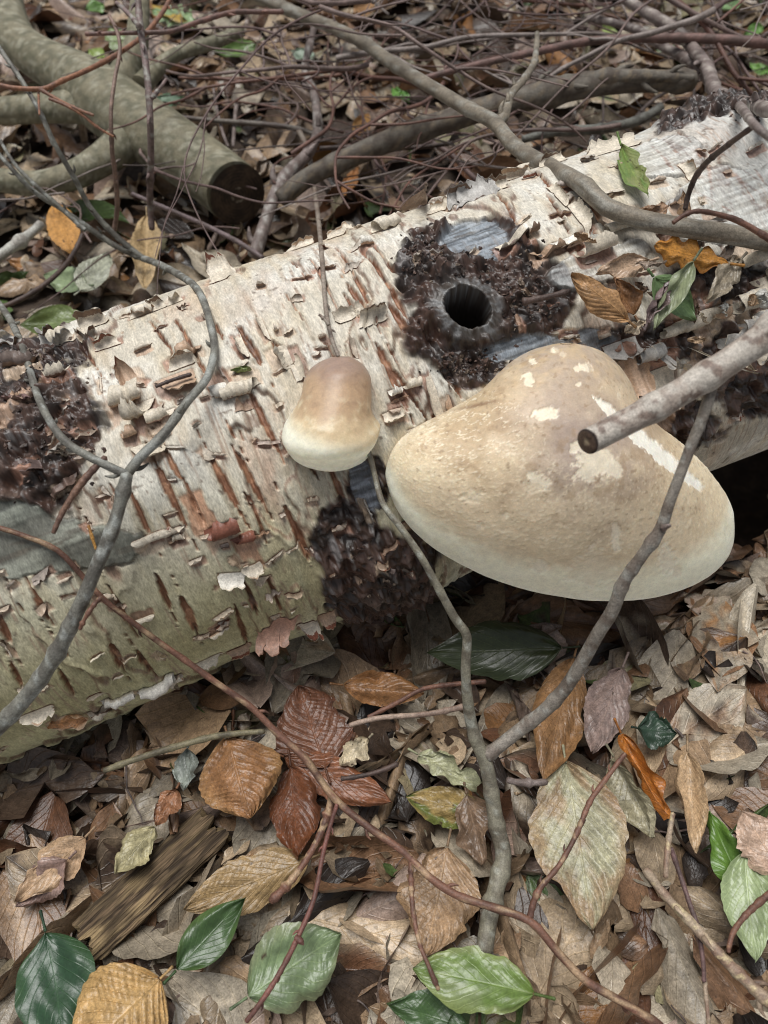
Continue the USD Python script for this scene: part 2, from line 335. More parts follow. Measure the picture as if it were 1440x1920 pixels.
# px, py, along, grow, width px, length px, turn, outer, inner   (grow 90 = down the near side, -90 = up over the top, 0 = along to the right)
CURLS = [(425,530,0,-90,62,60,70,CR,RED),(725,440,0,-90,60,40,260,CR,CR),(180,615,0,-90,55,40,120,CR,BRN),(130,650,0,-90,40,45,170,CR,GRY),(95,645,0,-90,40,45,130,GRY,BRN),
 (205,650,0,-90,50,30,110,CR,RED),(160,640,0,-90,40,35,140,CR,BRN),(268,590,0,-90,50,30,180,CR,TAN),(300,580,0,-90,30,28,90,CR,BRN),(330,570,0,-90,30,22,120,CR,CR),
 (452,735,0,-90,85,55,330,CR,(.26,.17,.13)),(410,740,0,-90,30,45,200,WHT,TAN),(230,745,0,90,60,55,150,CR,TAN),(265,755,0,90,50,60,110,CR,(.5,.4,.28)),(300,775,0,90,60,40,200,CR,(.4,.24,.2)),
 (240,810,0,90,30,30,160,TAN,BRN),(275,830,0,90,60,40,60,CR,CR),(345,690,0,-90,60,30,90,CR,TAN),(250,725,0,-90,40,45,50,TAN,RED),(325,705,0,90,70,45,40,TAN,CR),
 (408,985,0,90,62,50,160,RED,(.16,.06,.04)),(455,1005,0,90,42,36,250,RED,(.3,.13,.09)),(300,1000,0,90,90,32,280,CR,(.33,.17,.13)),(330,1005,0,90,30,26,200,CR,RED),
 (470,1060,0,90,40,24,60,CR,TAN),(435,1075,20,110,50,34,70,WHT,CR),(525,1165,0,90,75,55,80,(.5,.3,.22),(.45,.3,.24)),(575,1165,0,90,40,40,100,CR,RED),(610,1150,0,90,40,30,60,TAN,RED),
 (290,1275,0,90,70,46,300,WHT,WHT),(215,1300,0,90,62,34,280,WHT,CR),(325,1270,0,90,36,26,200,CR,TAN),(180,1325,0,90,40,26,160,CR,BRN),
 (700,615,0,-60,60,40,80,CR,BRN),(665,600,0,-90,60,26,50,CR,BRN),(770,720,0,90,36,30,200,CR,RED),(735,770,0,90,40,30,90,CR,TAN),(740,730,0,90,30,25,160,WHT,BRN),
 (545,670,90,180,50,40,90,CR,BRN),(545,690,90,0,70,26,60,CR,(.2,.15,.13)),(500,620,90,180,60,16,80,CR,RED),(460,650,90,180,60,20,70,CR,RED),(350,660,0,90,60,30,120,TAN,BRN),
 (900,390,0,-90,90,40,60,GRY,(.1,.08,.07)),(870,395,0,-90,60,36,100,GRY,BRN),(960,455,0,90,70,30,70,CR,(.12,.09,.07)),(990,440,0,90,30,26,90,BRN,BRN),
 (1060,455,0,90,66,26,50,WHT,TAN),(1020,470,0,90,60,28,70,TAN,BRN),(1100,470,0,90,70,45,130,CR,WHT),(1170,430,0,-90,90,40,330,CR,WHT),(1080,420,90,0,80,26,60,CR,GRY),(1040,380,90,0,70,18,60,CR,BRN),
 (1290,610,0,-90,95,50,340,CR,CR),(1320,590,0,90,50,50,280,CR,GRY),(1240,650,20,60,60,90,80,GRY,CR),(1300,655,30,40,40,110,70,CR,GRY),(1210,660,0,90,70,50,250,GRY,CR),
 (1400,560,0,90,70,60,240,CR,GRY),(1430,520,0,90,60,60,260,CR,CR),(1405,600,0,90,60,50,220,GRY,CR),(1380,630,0,90,70,46,180,GRY,CR),(1350,570,0,90,60,40,120,TAN,CR),(1420,650,0,90,60,60,140,CR,GRY),
 (1240,690,0,90,60,70,50,CR,GRY),(1180,670,0,90,50,70,40,TAN,CR),(1410,490,0,-90,70,40,240,CR,WHT),(1160,640,0,90,70,40,60,GRY,BRN),
 (1150,290,0,-90,120,36,40,CR,BRN),(1040,315,0,-90,60,24,80,CR,BRN),(980,340,0,-90,60,26,120,CR,TAN),(930,370,0,-90,60,26,90,CR,BRN),(1260,380,0,90,36,30,120,GRY,(.3,.25,.2)),(1280,330,90,0,46,24,70,CR,TAN),
 (830,400,0,-90,60,20,70,CR,TAN),(640,445,0,-90,60,18,60,CR,TAN),(560,470,0,-90,60,20,80,CR,TAN),(690,470,0,90,30,20,120,WHT,TAN),(60,1330,0,90,70,24,60,CR,TAN),(390,1240,0,90,60,22,60,CR,TAN),(450,1220,0,90,50,22,80,TAN,RED),
 (820,740,90,180,90,26,60,CR,BRN),(850,770,90,180,60,22,60,TAN,BRN),(780,800,0,90,40,30,60,CR,WHT),(20,655,0,-90,60,30,140,GRY,BRN),(0,640,0,-90,60,36,120,GRY,CR),(50,690,0,90,70,40,120,(.16,.12,.1),BRN),(110,700,0,90,50,40,90,CR,BRN),
 (40,760,30,60,60,34,50,(.16,.10,.09),(.12,.07,.06)),(60,870,10,80,50,30,50,(.14,.1,.09),(.1,.07,.06)),(120,905,-20,80,60,24,60,(.15,.1,.08),BRN)]
def spot_of(x, y):
    q = log_st(x, y); yy = y
    while q is None: yy += 4; q = log_st(x, yy)
    return q, proj(log_pt(q[0], q[1], LR))[2] / FPX
def peel(s0, a0, al, gr, wid, length, c, amt=.85):
    """the paler or redder ground that a lifted strip leaves bare"""
    global rho, col
    ii = np.where(np.abs(ss - s0) < wid + length + .01)[0]; jj = np.where(np.abs(th - a0 / LR) < (wid + length + .01) / LR)[0]
    if len(ii) < 2 or len(jj) < 2: return
    ix = np.ix_(ii, jj); X, Y = S[ix] - s0, ARC[ix] - a0
    u = X * math.cos(math.radians(al)) + Y * math.sin(math.radians(al)); v = X * math.cos(math.radians(gr)) + Y * math.sin(math.radians(gr))
    j1, j2 = (nE[ix] - .5) * .9, (nF[ix] - .5) * .6
    w = smst(.56, .48, np.abs(u) / wid + (j1 + j2) * .5) * smst(-.06, .04, v / length + j2 * .2) * smst(1.05, .85, v / length + j1 + j2 * .5)
    col[ix] = col[ix] * (1 - amt * w[..., None]) + np.array(c) * (.75 + .5 * nF[ix])[..., None] * amt * w[..., None]
    rho[ix] -= .0009 * w
FLAKES = []
k = 0
while k < 170:       # small lifted flakes wherever the sheets end
    x, y = rng.uniform(-20, 1460), rng.uniform(240, 1400)
    q = log_st(x, y)
    if q is None or (770 < x < 1340 and 680 < y) or math.hypot(x - 870, y - 590) < 95: continue
    al = rng.normal(0, 14) + (90 if rng.random() < .12 else 0)
    gr = al + 90 if rng.random() < .6 else al - 90
    FLAKES.append((x, y, al, gr, rng.uniform(10, 46), rng.uniform(6, 17), rng.uniform(25, 170), [CR, WHT, TAN, CR, GRY][rng.integers(5)], [TAN, BRN, CR, RED][rng.integers(4)])); k += 1
for k, (x, y, al, gr, w, l, tu, co, ci) in enumerate(CURLS + FLAKES):
    q, mpp = spot_of(x, y)
    c = [(.44, .30, .21), (.36, .20, .14), (.52, .40, .29), (.30, .17, .12)][k % 4]
    peel(q[0], q[1] * LR, al, gr, w * mpp, l * mpp * (1.0 if k < len(CURLS) else 1.3), c, .8)
# a long tan strip peeled clean above the dark red flap
for (xa, ya, xb, yb, w_) in [(352, 925, 395, 1000, 42), (455, 1010, 480, 1070, 36)]:
    q, mpp = spot_of(xa, ya); q2, _ = spot_of(xb, yb)
    peel(q[0] + (q2[0] - q[0]) * .5, q[1] * LR, 0, 90, w_ * mpp, (q2[1] - q[1]) * LR, (.46, .27, .17), .95)
rho = rho + .0006 * (nF - .5)
col = mixc(col, (.17, .16, .155), ZR * smst(.60, .68, fibr) * smst(.45, .6, nC) * .7)
WET = np.clip(ZR + smst(2.4, 1.6, kd), 0, 1) * (.4 + .6 * smst(.4, .6, nM))
LV = log_pt(S, TH, rho)
colmul = (0.86 + .28 * nF)[..., None]
LC = np.clip(col * colmul, 0, 1)
log = thing('birch_log', 'fallen birch log with peeling cream white bark and a dark knot hole', 'log')
# close the ring and the two ends
n_s, n_t = S.shape
uvL = np.stack([S, ARC], -1).reshape(-1, 2)
faces = grid_faces(n_s, n_t, wrap=True)
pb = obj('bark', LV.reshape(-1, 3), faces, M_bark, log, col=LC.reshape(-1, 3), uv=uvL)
UsdGeom.PrimvarsAPI(pb).CreatePrimvar('wet', T.FloatArray, 'vertex').Set(Vt.FloatArray.FromNumpy(WET.reshape(-1).astype(np.float32)))
for e, nm in ((0, 'end_grain'), (-1, 'end_grain')):
    ring = LV[e]; cen = ring.mean(0); rings = [cen + (ring - cen) * q for q in (.995, .7, .4, .1)]
    v = np.concatenate(rings); cc = np.tile(np.array([.25, .17, .1]), (len(v), 1)) * (0.7 + .6 * nz(v * 300, 3))[:, None]
    obj(nm, v, grid_faces(4, n_t, wrap=True), M_crumb, log, col=cc)
rho_i = None
from scipy.interpolate import RegularGridInterpolator
RHO = RegularGridInterpolator((ss, th), rho, bounds_error=False, fill_value=LR)
COLI = RegularGridInterpolator((ss, th), LC, bounds_error=False, fill_value=.5)

# curls and flakes of bark standing off the log
def bark_curl(s, a, along, grow, wid, length, turn, c_out, c_in, lift=.0008, nu=16, nv=16, jag=.4, seed=0, name='bark_curl'):
    """a strip of bark: base edge of width wid along angle `along` (0 = along the trunk, 90 = round it), growing towards `grow` (degrees, same frame), curling off by `turn` degrees"""
    r = np.random.default_rng(seed)
    al, gr = math.radians(along), math.radians(grow)
    u = np.linspace(-.5, .5, nv); v = np.linspace(0, 1, nu)
    VV, UU = np.meshgrid(v, u, indexing='ij')
    jg = 1 + jag * (fbm2(UU * wid * 420 + seed, VV * 0 + .3, 3, seed) - .5) * 2.6 - jag * .5 * (2 * np.abs(UU)) ** 3
    k = math.radians(turn) / length
    y = VV * length * np.clip(jg, .12, 2)
    kk = k * (0.5 + .9 * VV) * (.65 + .7 * fbm2(UU * 2.2 + seed * 1.7, UU * 0, 2, seed % 9))
    gY, nY = np.sin(kk * y) / kk, (1 - np.cos(kk * y)) / kk
    tp = 1 - r.uniform(0, .45) * VV
    w = wid * UU * tp * (1 + .5 * (fbm2(VV * 4, np.sign(UU) * 3 + seed, 3, seed) - .5)) + wid * .15 * r.normal() * VV
    ds = w * math.cos(al) + gY * math.cos(gr); da = w * math.sin(al) + gY * math.sin(gr)
    si = s + ds; ti = a / LR + da / LR
    base = RHO(np.stack([np.full_like(si, 0) + s + w * math.cos(al), a / LR + w * math.sin(al) / LR], -1))
    rr = base + lift + nY + .0009 * (fbm2(VV * 5 + seed, UU * 5, 2, 3) - .5) * VV
    top = log_pt(si, ti, rr)
    bot = log_pt(si, ti, rr - .0005)
    loc = COLI(np.stack([np.full_like(si, s), np.full_like(si, a / LR)], -1)).mean((0, 1)) if name == 'bark_flake' else np.array(c_out)
    c_out = np.array(c_out) * .45 + loc * .55
    co = np.array(c_out) * (0.75 + .5 * fbm2(VV * 7 + seed, UU * 30, 3, 5))[..., None]
    ci = np.array(c_in) * (0.75 + .5 * fbm2(VV * 7 + seed, UU * 30, 3, 9))[..., None]
    edge = smst(.8, 1, VV)[..., None]; co = co * (1 - .35 * edge * r.uniform(0, 1))
    V = np.concatenate([top.reshape(-1, 3), bot.reshape(-1, 3)]); n = nu * nv
    f = grid_faces(nu, nv)
    obj(name, V, np.concatenate([f, f[:, ::-1] + n]), M_flake, log, col=np.clip(np.concatenate([co.reshape(-1, 3), ci.reshape(-1, 3)]), 0, 1))
for k, (x, y, al, gr, w, l, tu, co, ci) in enumerate(CURLS):
    q, mpp = spot_of(x, y)
    bark_curl(q[0], q[1] * LR, al, gr, w * mpp, l * mpp * 1.15, tu, co, ci, seed=k)
for k, (x, y, al, gr, w, l, tu, co, ci) in enumerate(FLAKES):
    q, mpp = spot_of(x, y)
    bark_curl(q[0], q[1] * LR, al, gr, w * mpp, l * mpp, tu, co, ci, seed=500 + k, nu=8, nv=12, jag=.7, name='bark_flake')
# crumbs of rotten bark in the wounds
cv, cf, cc_ = [], [], []
ico = trimesh.creation.icosphere(subdivisions=1)
k = 0; ofs = 0
WZ = [(80,800,130,150),(705,1075,110,90),(905,540,130,100),(1335,215,120,40),(60,670,100,40),(870,690,80,40),(990,560,70,80),(800,500,50,70)]
while k < 1000:
    z = WZ[rng.integers(len(WZ))]
    x, y = z[0] + rng.normal(0, .42) * z[2], z[1] + rng.normal(0, .42) * z[3]
    if math.hypot((x - 872) / 62, (y - 592) / 50) < 1: continue
    q = log_st(x, y)
    if q is None: continue
    r0 = float(RHO((q[0], q[1]))); p = log_pt(q[0], q[1], r0 - .0002)
    sc = rng.uniform(.0004, .0015) * (1.6 if rng.random() < .12 else 1) * np.array([1, rng.uniform(.35, .9), rng.uniform(.2, .6)])
    v = ico.vertices * (1 + .35 * rng.normal(0, 1, (len(ico.vertices), 1)).clip(-1.5, 1.5)) * sc
    v = v @ trimesh.transformations.random_rotation_matrix(rng.random(3))[:3, :3].T + p
    c = np.array([(.03, .019, .015), (.06, .036, .028), (.09, .055, .042), (.16, .12, .09), (.045, .032, .026)][rng.integers(5)])
    cv.append(v); cf.append(ico.faces + ofs); cc_.append(np.tile(c, (len(v), 1))); ofs += len(v); k += 1
p = obj('bark_crumbs', np.concatenate(cv), np.concatenate(cf), M_crumb, log, col=np.concatenate(cc_), smooth=False); p.SetCustomDataByKey('kind', 'stuff')

# ------------------------------------------------------------------ bracket fungi
def bracket(rows, nt=70, nphi=220, back=.9, under=.006, seed=1, ease=1.0, gapL=.005, gapR=.004):
    """rows: (t, Lx, Ly, Ldepth, Rx, Ry, Rdepth, Fx, Fy, Fdepth), ring by ring from the crown to the rim"""
    A = np.array(rows, float); t = A[:, 0]
    for i in range(1, len(A)):
        for kx, lim in ((1, gapL), (4, gapR)):
            if lim is not None:
                d_ = log_surf(A[i, kx], A[i, kx + 1])
                if d_ is not None: A[i, kx + 2] = min(A[i, kx + 2], d_ - lim)
    P = [PchipInterpolator(t, A[:, i]) for i in range(1, 10)]
    tt = np.linspace(t[0], t[-1], nt) ** ease
    phi = np.linspace(0, 2 * np.pi, nphi, endpoint=False)
    out = []
    for q in tt:
        v = [float(f(q)) for f in P]
        Lp, Rp, Fp = at(*v[0:3]), at(*v[3:6]), at(*v[6:9])
        M = (Lp + Rp) / 2; a = (Rp - Lp) / 2; o = Fp - M; o -= a * (o @ a) / (a @ a) * .0
        bk = (M - C_) / np.linalg.norm(M - C_) * np.linalg.norm(o) * back
        out.append(M + np.cos(phi)[:, None] * a + np.where(np.sin(phi) > 0, np.sin(phi), 0)[:, None] * o + np.where(np.sin(phi) < 0, -np.sin(phi), 0)[:, None] * bk)
    out = np.array(out)
    cen = out[-1].mean(0); upn = np.cross(out[-1][nphi // 4] - cen, out[-1][0] - cen); upn /= np.linalg.norm(upn)
    if upn[2] < 0: upn = -upn
    last = out[-1]; ex = [last + (cen - last) * k1 - upn * under * k2 for k1, k2 in ((.012, .35), (.035, .75), (.07, 1.0), (.12, 1.08))]
    und = [last + (cen - last) * k1 - upn * under * 1.08 * (1 - .5 * (k1 - .12)) for k1 in (.121, .4, .7, .97)]
    return np.concatenate([out, np.array(ex)]), np.array(und), tt, phi
def dL(x, y, off): return log_depth(x, y) - off
def zt(x, y, z): return (z - CAM_H) / ray(x, y)[2]
dA = log_depth(1060, 690)
rows = [  # t, left, right, front
 (0.00, 1052, 643, dA - .012, 1072, 643, dA - .012, 1062, 646, dA - .014),
 (0.06, 1010, 652, dA - .008, 1118, 654, dA - .008, 1064, 668, dA - .022),
 (0.14, 968, 672, dA - .006, 1152, 676, dA - .006, 1066, 705, dA - .030),
 (0.24, 934, 700, dA - .006, 1180, 712, dA - .004, 1067, 750, dA - .036),
 (0.36, 898, 735, dA - .007, 1198, 748, dA - .002, 1069, 805, dA - .040),
 (0.50, 835, 772, dA - .009, 1228, 790, dA + .000, 1072, 872, dA - .040),
 (0.64, 774, 805, dA - .012, 1282, 835, dA + .003, 1075, 945, dA - .034),
 (0.78, 742, 834, dA - .014, 1334, 888, dA + .007, 1080, 1018, dA - .022),
 (0.90, 727, 866, dA - .015, 1366, 935, dA + .010, 1084, 1072, dA - .008),
 (0.96, 723, 888, dA - .014, 1376, 965, dA + .013, 1086, 1100, dA + .002),
 (1.00, 727, 912, dA - .010, 1377, 990, dA + .018, 1088, 1124, dA + .012)]
top, und, tt, phi = bracket(rows, nt=200, nphi=560)
def fungus_colors(top, seed, shade, seam):
    n_r, n_p = top.shape[:2]
    q = np.linspace(0, 1, n_r)[:, None] * np.ones((1, n_p)); ph = phi[None] * np.ones((n_r, 1))
    X, Y, _ = proj(top)
    nA = meshkit.fbm(top * 60 + seed, 4, seed); nB = meshkit.fbm(top * 220 + seed, 4, seed + 3); nD = meshkit.fbm(top * 700, 3, seed + 5)
    return q, ph, X, Y, nA, nB, nD
q, ph, X, Y, nA, nB, nD = fungus_colors(top, 2, 0, 0)
tanc = np.array([.49, .37, .235])
c = np.broadcast_to(tanc, q.shape + (3,)).copy()
c = mixc(c, (.59, .465, .315), smst(.4, .62, nA))
c = mixc(c, (.385, .31, .27), smst(.30, .02, np.hypot((X - 1090) / 620, (Y - 850) / 700) + (nA - .5) * .25) * .8)      # mauve brown middle
c = mixc(c, (.40, .32, .25), smst(.30, .08, q + (nA - .5) * .2) * smst(.3, .6, nB) * .8)
c = mixc(c, (.74, .61, .42), smst(.46, .82, q + (nA - .5) * .25 + (nB - .5) * .2) * .75)
c = mixc(c, (.60, .49, .33), smst(.58, .75, nB) * .35 * smst(.3, .6, q))
rim = smst(.82, .93, q + (nA - .5) * .06 + (nB - .5) * .06)
c = mixc(c, (.92, .865, .66), rim)
c = mixc(c, (.78, .67, .48), smst(.58, .70, meshkit.fbm(top * 1000, 2, 4)) * .65 * smst(.90, .80, q) * smst(.42, .62, q + (nA - .5) * .3))
c = mixc(c, (.36, .25, .15), smst(.60, .70, meshkit.fbm(top * 170, 3, 24)) * .45 * smst(.8, .6, q))
c = mixc(c, (.30, .21, .13), smst(.70, .76, meshkit.fbm(top * 520, 2, 25)) * .6 * smst(.84, .7, q))
ckn = np.abs(meshkit.fbm(top * np.array([150, 300, 150]), 3, 26) - .5)
crk = smst(.016, .006, ckn) * smst(1.25, .7, np.hypot((X - 890) / 110, (Y - 820) / 75) + (nA - .5))
crk = np.maximum(crk, smst(.012, .005, np.abs(meshkit.fbm(top * 210, 2, 27) - .5)) * smst(.5, .62, nA) * .6) * (q < .86)
c = mixc(c, (.80, .70, .53), crk * .8)
# pale scabs and torn spots where the skin has come away
zb = np.zeros(q.shape)
for (x, y, rx, ry) in [(885,928,24,15),(1005,910,28,22),(1022,775,24,16),(990,712,12,14),(1040,655,8,6),(1056,663,7,4),(1098,688,14,10),(1085,690,8,6),(1115,870,42,34),(1155,880,12,20),
                       (1100,835,24,22),(1120,1070,52,36),(1155,1010,9,26),(1252,1050,18,32),(945,968,7,7),(1150,645,6,5),(998,677,8,5),(1085,720,6,4),(1012,1062,14,16),(900,985,5,8),(1270,1075,9,10)]:
    d = np.hypot((X - x) / rx, (Y - y) / ry) + (nB - .5) * 1.5 + (nD - .5) * 1.0
    zb = np.maximum(zb, smst(1.05, .85, d))
zb = np.where(np.sin(ph) > -.1, zb, 0)
c = mixc(c, (.82, .74, .58), zb * (.30 + .45 * (nz(np.stack([X * .013, Y * .013, X * 0], -1), 4) > .45)))
spk = smst(.70, .76, meshkit.fbm(top * 430, 2, 12)) * smst(.52, .62, nA)
c = mixc(c, (.72, .63, .48), spk * .5 * (q < .85))
# long pale gash down the right shoulder
gx0, gy0, gx1, gy1 = 1110, 742, 1315, 915
gl = math.hypot(gx1 - gx0, gy1 - gy0); gt = ((X - gx0) * (gx1 - gx0) + (Y - gy0) * (gy1 - gy0)) / gl / gl
gd = np.abs((X - gx0) * (gy1 - gy0) - (Y - gy0) * (gx1 - gx0)) / gl + (nB - .5) * 14 + (nD - .5) * 12
gash = smst(1.0, .75, gd / np.maximum(15 * np.clip(gt * (1.08 - gt) * 4, 0, 1) ** .6, .5)) * smst(-.02, .02, gt) * smst(1.03, .98, gt) * (np.sin(ph) > -.2)
c = mixc(c, (.86, .81, .70), gash)
crease = np.exp(-((X - 890 - 12 * np.sin(Y * .1)) / 46) ** 2 - ((Y - 760 + (X - 890) * .22) / 4) ** 2)
c = mixc(c, (.20, .12, .07), crease * .8)
nrmT = np.cross(np.gradient(top, axis=1), np.gradient(top, axis=0)); nrmT /= np.linalg.norm(nrmT, axis=-1, keepdims=True) + 1e-12
cenT = top.reshape(-1, 3).mean(0)
if (nrmT * (top - cenT)).sum() < 0: nrmT = -nrmT
amp = smst(0, .06, q)
top = top + nrmT * (amp * (.0010 * (nA - .5) + .0002 * (nB - .5) + .0001 * (nD - .5) - .0007 * gash - .0004 * zb - .0003 * crease + .0002 * crk +   .00018 * smst(.55, .7, meshkit.fbm(top * 1000, 2, 4)) * smst(.45, .65, q) * smst(.9, .8, q)))[..., None]
BIGQ = top
big = thing('bracket_fungus', 'large tan bell shaped bracket fungus with pale rolled rim on the log', 'fungus')
def fung_parts(root, top, und, c, uc):
    n_r, n_p = top.shape[:2]
    v = np.concatenate([top.reshape(-1, 3), [top[0].mean(0)]])
    f = grid_faces(n_r, n_p, wrap=True); capf = np.array([[n_r * n_p, (j + 1) % n_p, j] for j in range(n_p)])
    f = np.concatenate([f[:, [0, 1, 2]], f[:, [0, 2, 3]], capf])
    f = f[:, ::-1]
    cc = np.concatenate([c.reshape(-1, 3), [c[0].mean(0)]])
    obj('cap', v, f, M_fung, root, col=np.clip(cc, 0, 1))
    u = np.concatenate([und.reshape(-1, 3), [und[-1].mean(0)]])
    n = len(und); fu = grid_faces(n, n_p, wrap=True)
    fu = np.concatenate([fu[:, [0, 1, 2]], fu[:, [0, 2, 3]], np.array([[n * n_p, (n - 1) * n_p + (j + 1) % n_p, (n - 1) * n_p + j] for j in range(n_p)])])[:, ::-1]
    obj('pore_surface', u, fu, M_fung, root, col=np.tile(uc, (len(u), 1)))
fung_parts(big, top, und, c, np.array([.66, .6, .47]))
# the small one
e = log_depth(630, 700)
rows = [
 (0.00, 632, 668, e - .010, 654, 668, e - .010, 643, 670, e - .011),
 (0.07, 604, 676, e - .007, 668, 675, e - .007, 640, 686, e - .016),
 (0.16, 583, 690, e - .004, 686, 690, e - .004, 638, 704, e - .020),
 (0.28, 570, 712, e - .003, 696, 712, e - .003, 635, 726, e - .0215),
 (0.42, 566, 736, e - .003, 697, 738, e - .003, 632, 756, e - .0242),
 (0.53, 558, 757, e - .004, 696, 763, e - .004, 628, 784, e - .0262),
 (0.64, 544, 778, e - .006, 703, 782, e - .006, 624, 812, e - .0282),
 (0.76, 533, 797, e - .008, 713, 797, e - .008, 621, 840, e - .0288),
 (0.89, 529, 816, e - .010, 709, 814, e - .010, 619, 862, e - .0255),
 (1.00, 535, 836, e - .011, 698, 832, e - .011, 618, 877, e - .016)]
top, und, tt, phi = bracket(rows, nt=120, nphi=300, back=.8, under=.003)
q, ph, X, Y, nA, nB, nD = fungus_colors(top, 9, 0, 0)
c = np.broadcast_to(np.array([.42, .29, .18]), q.shape + (3,)).copy()
c = mixc(c, (.25, .175, .145), smst(.36, .10, q + (nA - .5) * .25) * .85)
c = mixc(c, (.58, .45, .28), smst(.40, .72, q + (nB - .5) * .4 + (nA - .5) * .2))
c = mixc(c, (.27, .18, .12), smst(.60, .70, meshkit.fbm(top * 260, 3, 28)) * .5 * smst(.6, .3, q))
c = mixc(c, (.66, .6, .45), smst(.58, .7, nB) * .3 * smst(.3, .5, q))
c = mixc(c, (.88, .83, .65), smst(.64, .82, q + (nA - .5) * .06 - .10 * np.cos(ph)))
top = top + ((top - top.reshape(-1, 3).mean(0)) * (smst(0, .1, q) * (.06 * (nA - .5) + .015 * (nB - .5)))[..., None])
sm = thing('bracket_fungus', 'small brown knob shaped bracket fungus with cream lower lip on the log', 'fungus')
fung_parts(sm, top, und, c, np.array([.68, .63, .5]))

# ------------------------------------------------------------------ leaves
def outline(kind, u, r):
    if kind == 'beech':
        return np.sin(np.pi * u ** .88) ** .78 * (1 - .12 * u) * (1 + .018 * np.sin(u * 56))
    if kind == 'smooth':
        return np.sin(np.pi * u ** .8) ** .95
    if kind == 'oak':
        return np.clip(np.sin(np.pi * u ** 1.15) ** .7 * (1 + .30 * np.sin(u * 2 * np.pi * 4.2 + .6)), 0, 2) * .95
    return np.sin(np.pi * u) ** .45
def leaf_shape(L, W, kind='beech', fold=0., bendL=0., bendW=0., corr=.0012, wave=.0, torn=0., twist=0., nu=17, nv=11, r=None, veins=8, asym=0.):
    """a leaf in its own frame: x along the midrib, y across, z up; bends in radians over the whole length / half width"""
    r = r or np.random.default_rng(0)
    sd = int(r.integers(1000))
    u = np.linspace(0.0, 1.0, nu); v = np.linspace(-1, 1, nv)
    UU, VV = np.meshgrid(u, v, indexing='ij')
    w = outline(kind, np.clip(UU, .004, .996), r) * W / 2 * (1 + asym * np.sign(VV))
    if torn:
        tn = fbm2(UU * 5 + sd, np.sign(VV) * 7.3 + VV * .6, 3, sd % 50)
        w = w * (1 - torn * smst(.5, .78, tn)) * (1 - .12 * torn * nz(np.stack([UU * 40, VV * 2, VV * 0 + sd], -1)))
    y = VV * w; x = (UU - .5) * L
    z = np.zeros_like(x)
    ph_ = (UU - .42 * np.abs(VV)) * 9 + .35 * (fbm2(UU * 6 + sd, np.sign(VV) * 3, 2, sd % 30) - .5)
    z += corr * .45 * (np.abs(np.sin(np.pi * ph_)) ** .8 - .6) * 2 * smst(.0, .35, np.abs(VV)) * smst(1.02, .8, np.abs(VV)) * (W / .045) * (.5 + fbm2(UU * 3, VV * 2 + sd, 2, 5))
    if wave: z += wave * (fbm2(UU * 3 + sd, VV * 1.6, 2, sd % 40) - .5) * 2 * (.25 + np.abs(VV))
    # transverse: fold about the midrib and roll
    ay = np.abs(y); k = bendW / max(W / 2, 1e-6); sg = np.sign(y)
    f0 = fold
    if abs(k) > 1e-4:
        a = f0 + k * ay
        yy = (np.sin(a) - math.sin(f0)) / k; zz = -(np.cos(a) - math.cos(f0)) / k
        ny, nz_ = -np.sin(a), np.cos(a)
    else:
        yy, zz = ay * math.cos(f0), ay * math.sin(f0); ny, nz_ = -math.sin(f0), math.cos(f0)
    y2 = sg * (yy + z * ny); z2 = zz + z * nz_
    kl = bendL / L
    if abs(kl) > 1e-4:
        a = kl * x
        x3 = np.sin(a) / kl - z2 * np.sin(a); z3 = (1 - np.cos(a)) / kl + z2 * np.cos(a)
    else: x3, z3 = x, z2
    if twist:
        a = twist * (UU - .5); y2, z3 = y2 * np.cos(a) - z3 * np.sin(a), y2 * np.sin(a) + z3 * np.cos(a)
    return np.stack([x3, y2, z3], -1), UU, VV, sd
def leaf_color(UU, VV, base, sd, edge=None, spots=.0, spotc=(.05, .03, .02), var=.5, base2=None):
    n1 = fbm2(UU * 4 + sd, VV * 2.2, 3, sd % 60); n2 = fbm2(UU * 16 + sd, VV * 8, 2, sd % 60 + 3)
    c = np.array(base) * (1 - var / 2 + var * n1)[..., None] * (.85 + .3 * n2)[..., None]
    if base2 is not None: c = mixc(c, np.array(base2), smst(.42, .6, n1) * .9)
    if edge is not None: c = mixc(c, np.array(edge), smst(.55, 1.0, np.abs(VV) + (n1 - .5) * .6) * .7)
    if spots: c = mixc(c, np.array(spotc), smst(1 - spots * .45, 1.02 - spots * .45, n2 + (n1 - .5) * .3))
    return np.clip(c, 0, 1)
def add_petiole(p0, d, nrm, L, parent, col):
    pts = np.array([p0 - d * 0.0005, p0 - d * L * .5 + nrm * L * .06, p0 - d * L + nrm * L * .18])
    v, f, cc, uv = tube(pts, [.0007, .0006, .0008], 6, col, seed=3, n=8)
    obj('leaf_stalk', v, f, M_twig, parent, col=cc, uv=uv)

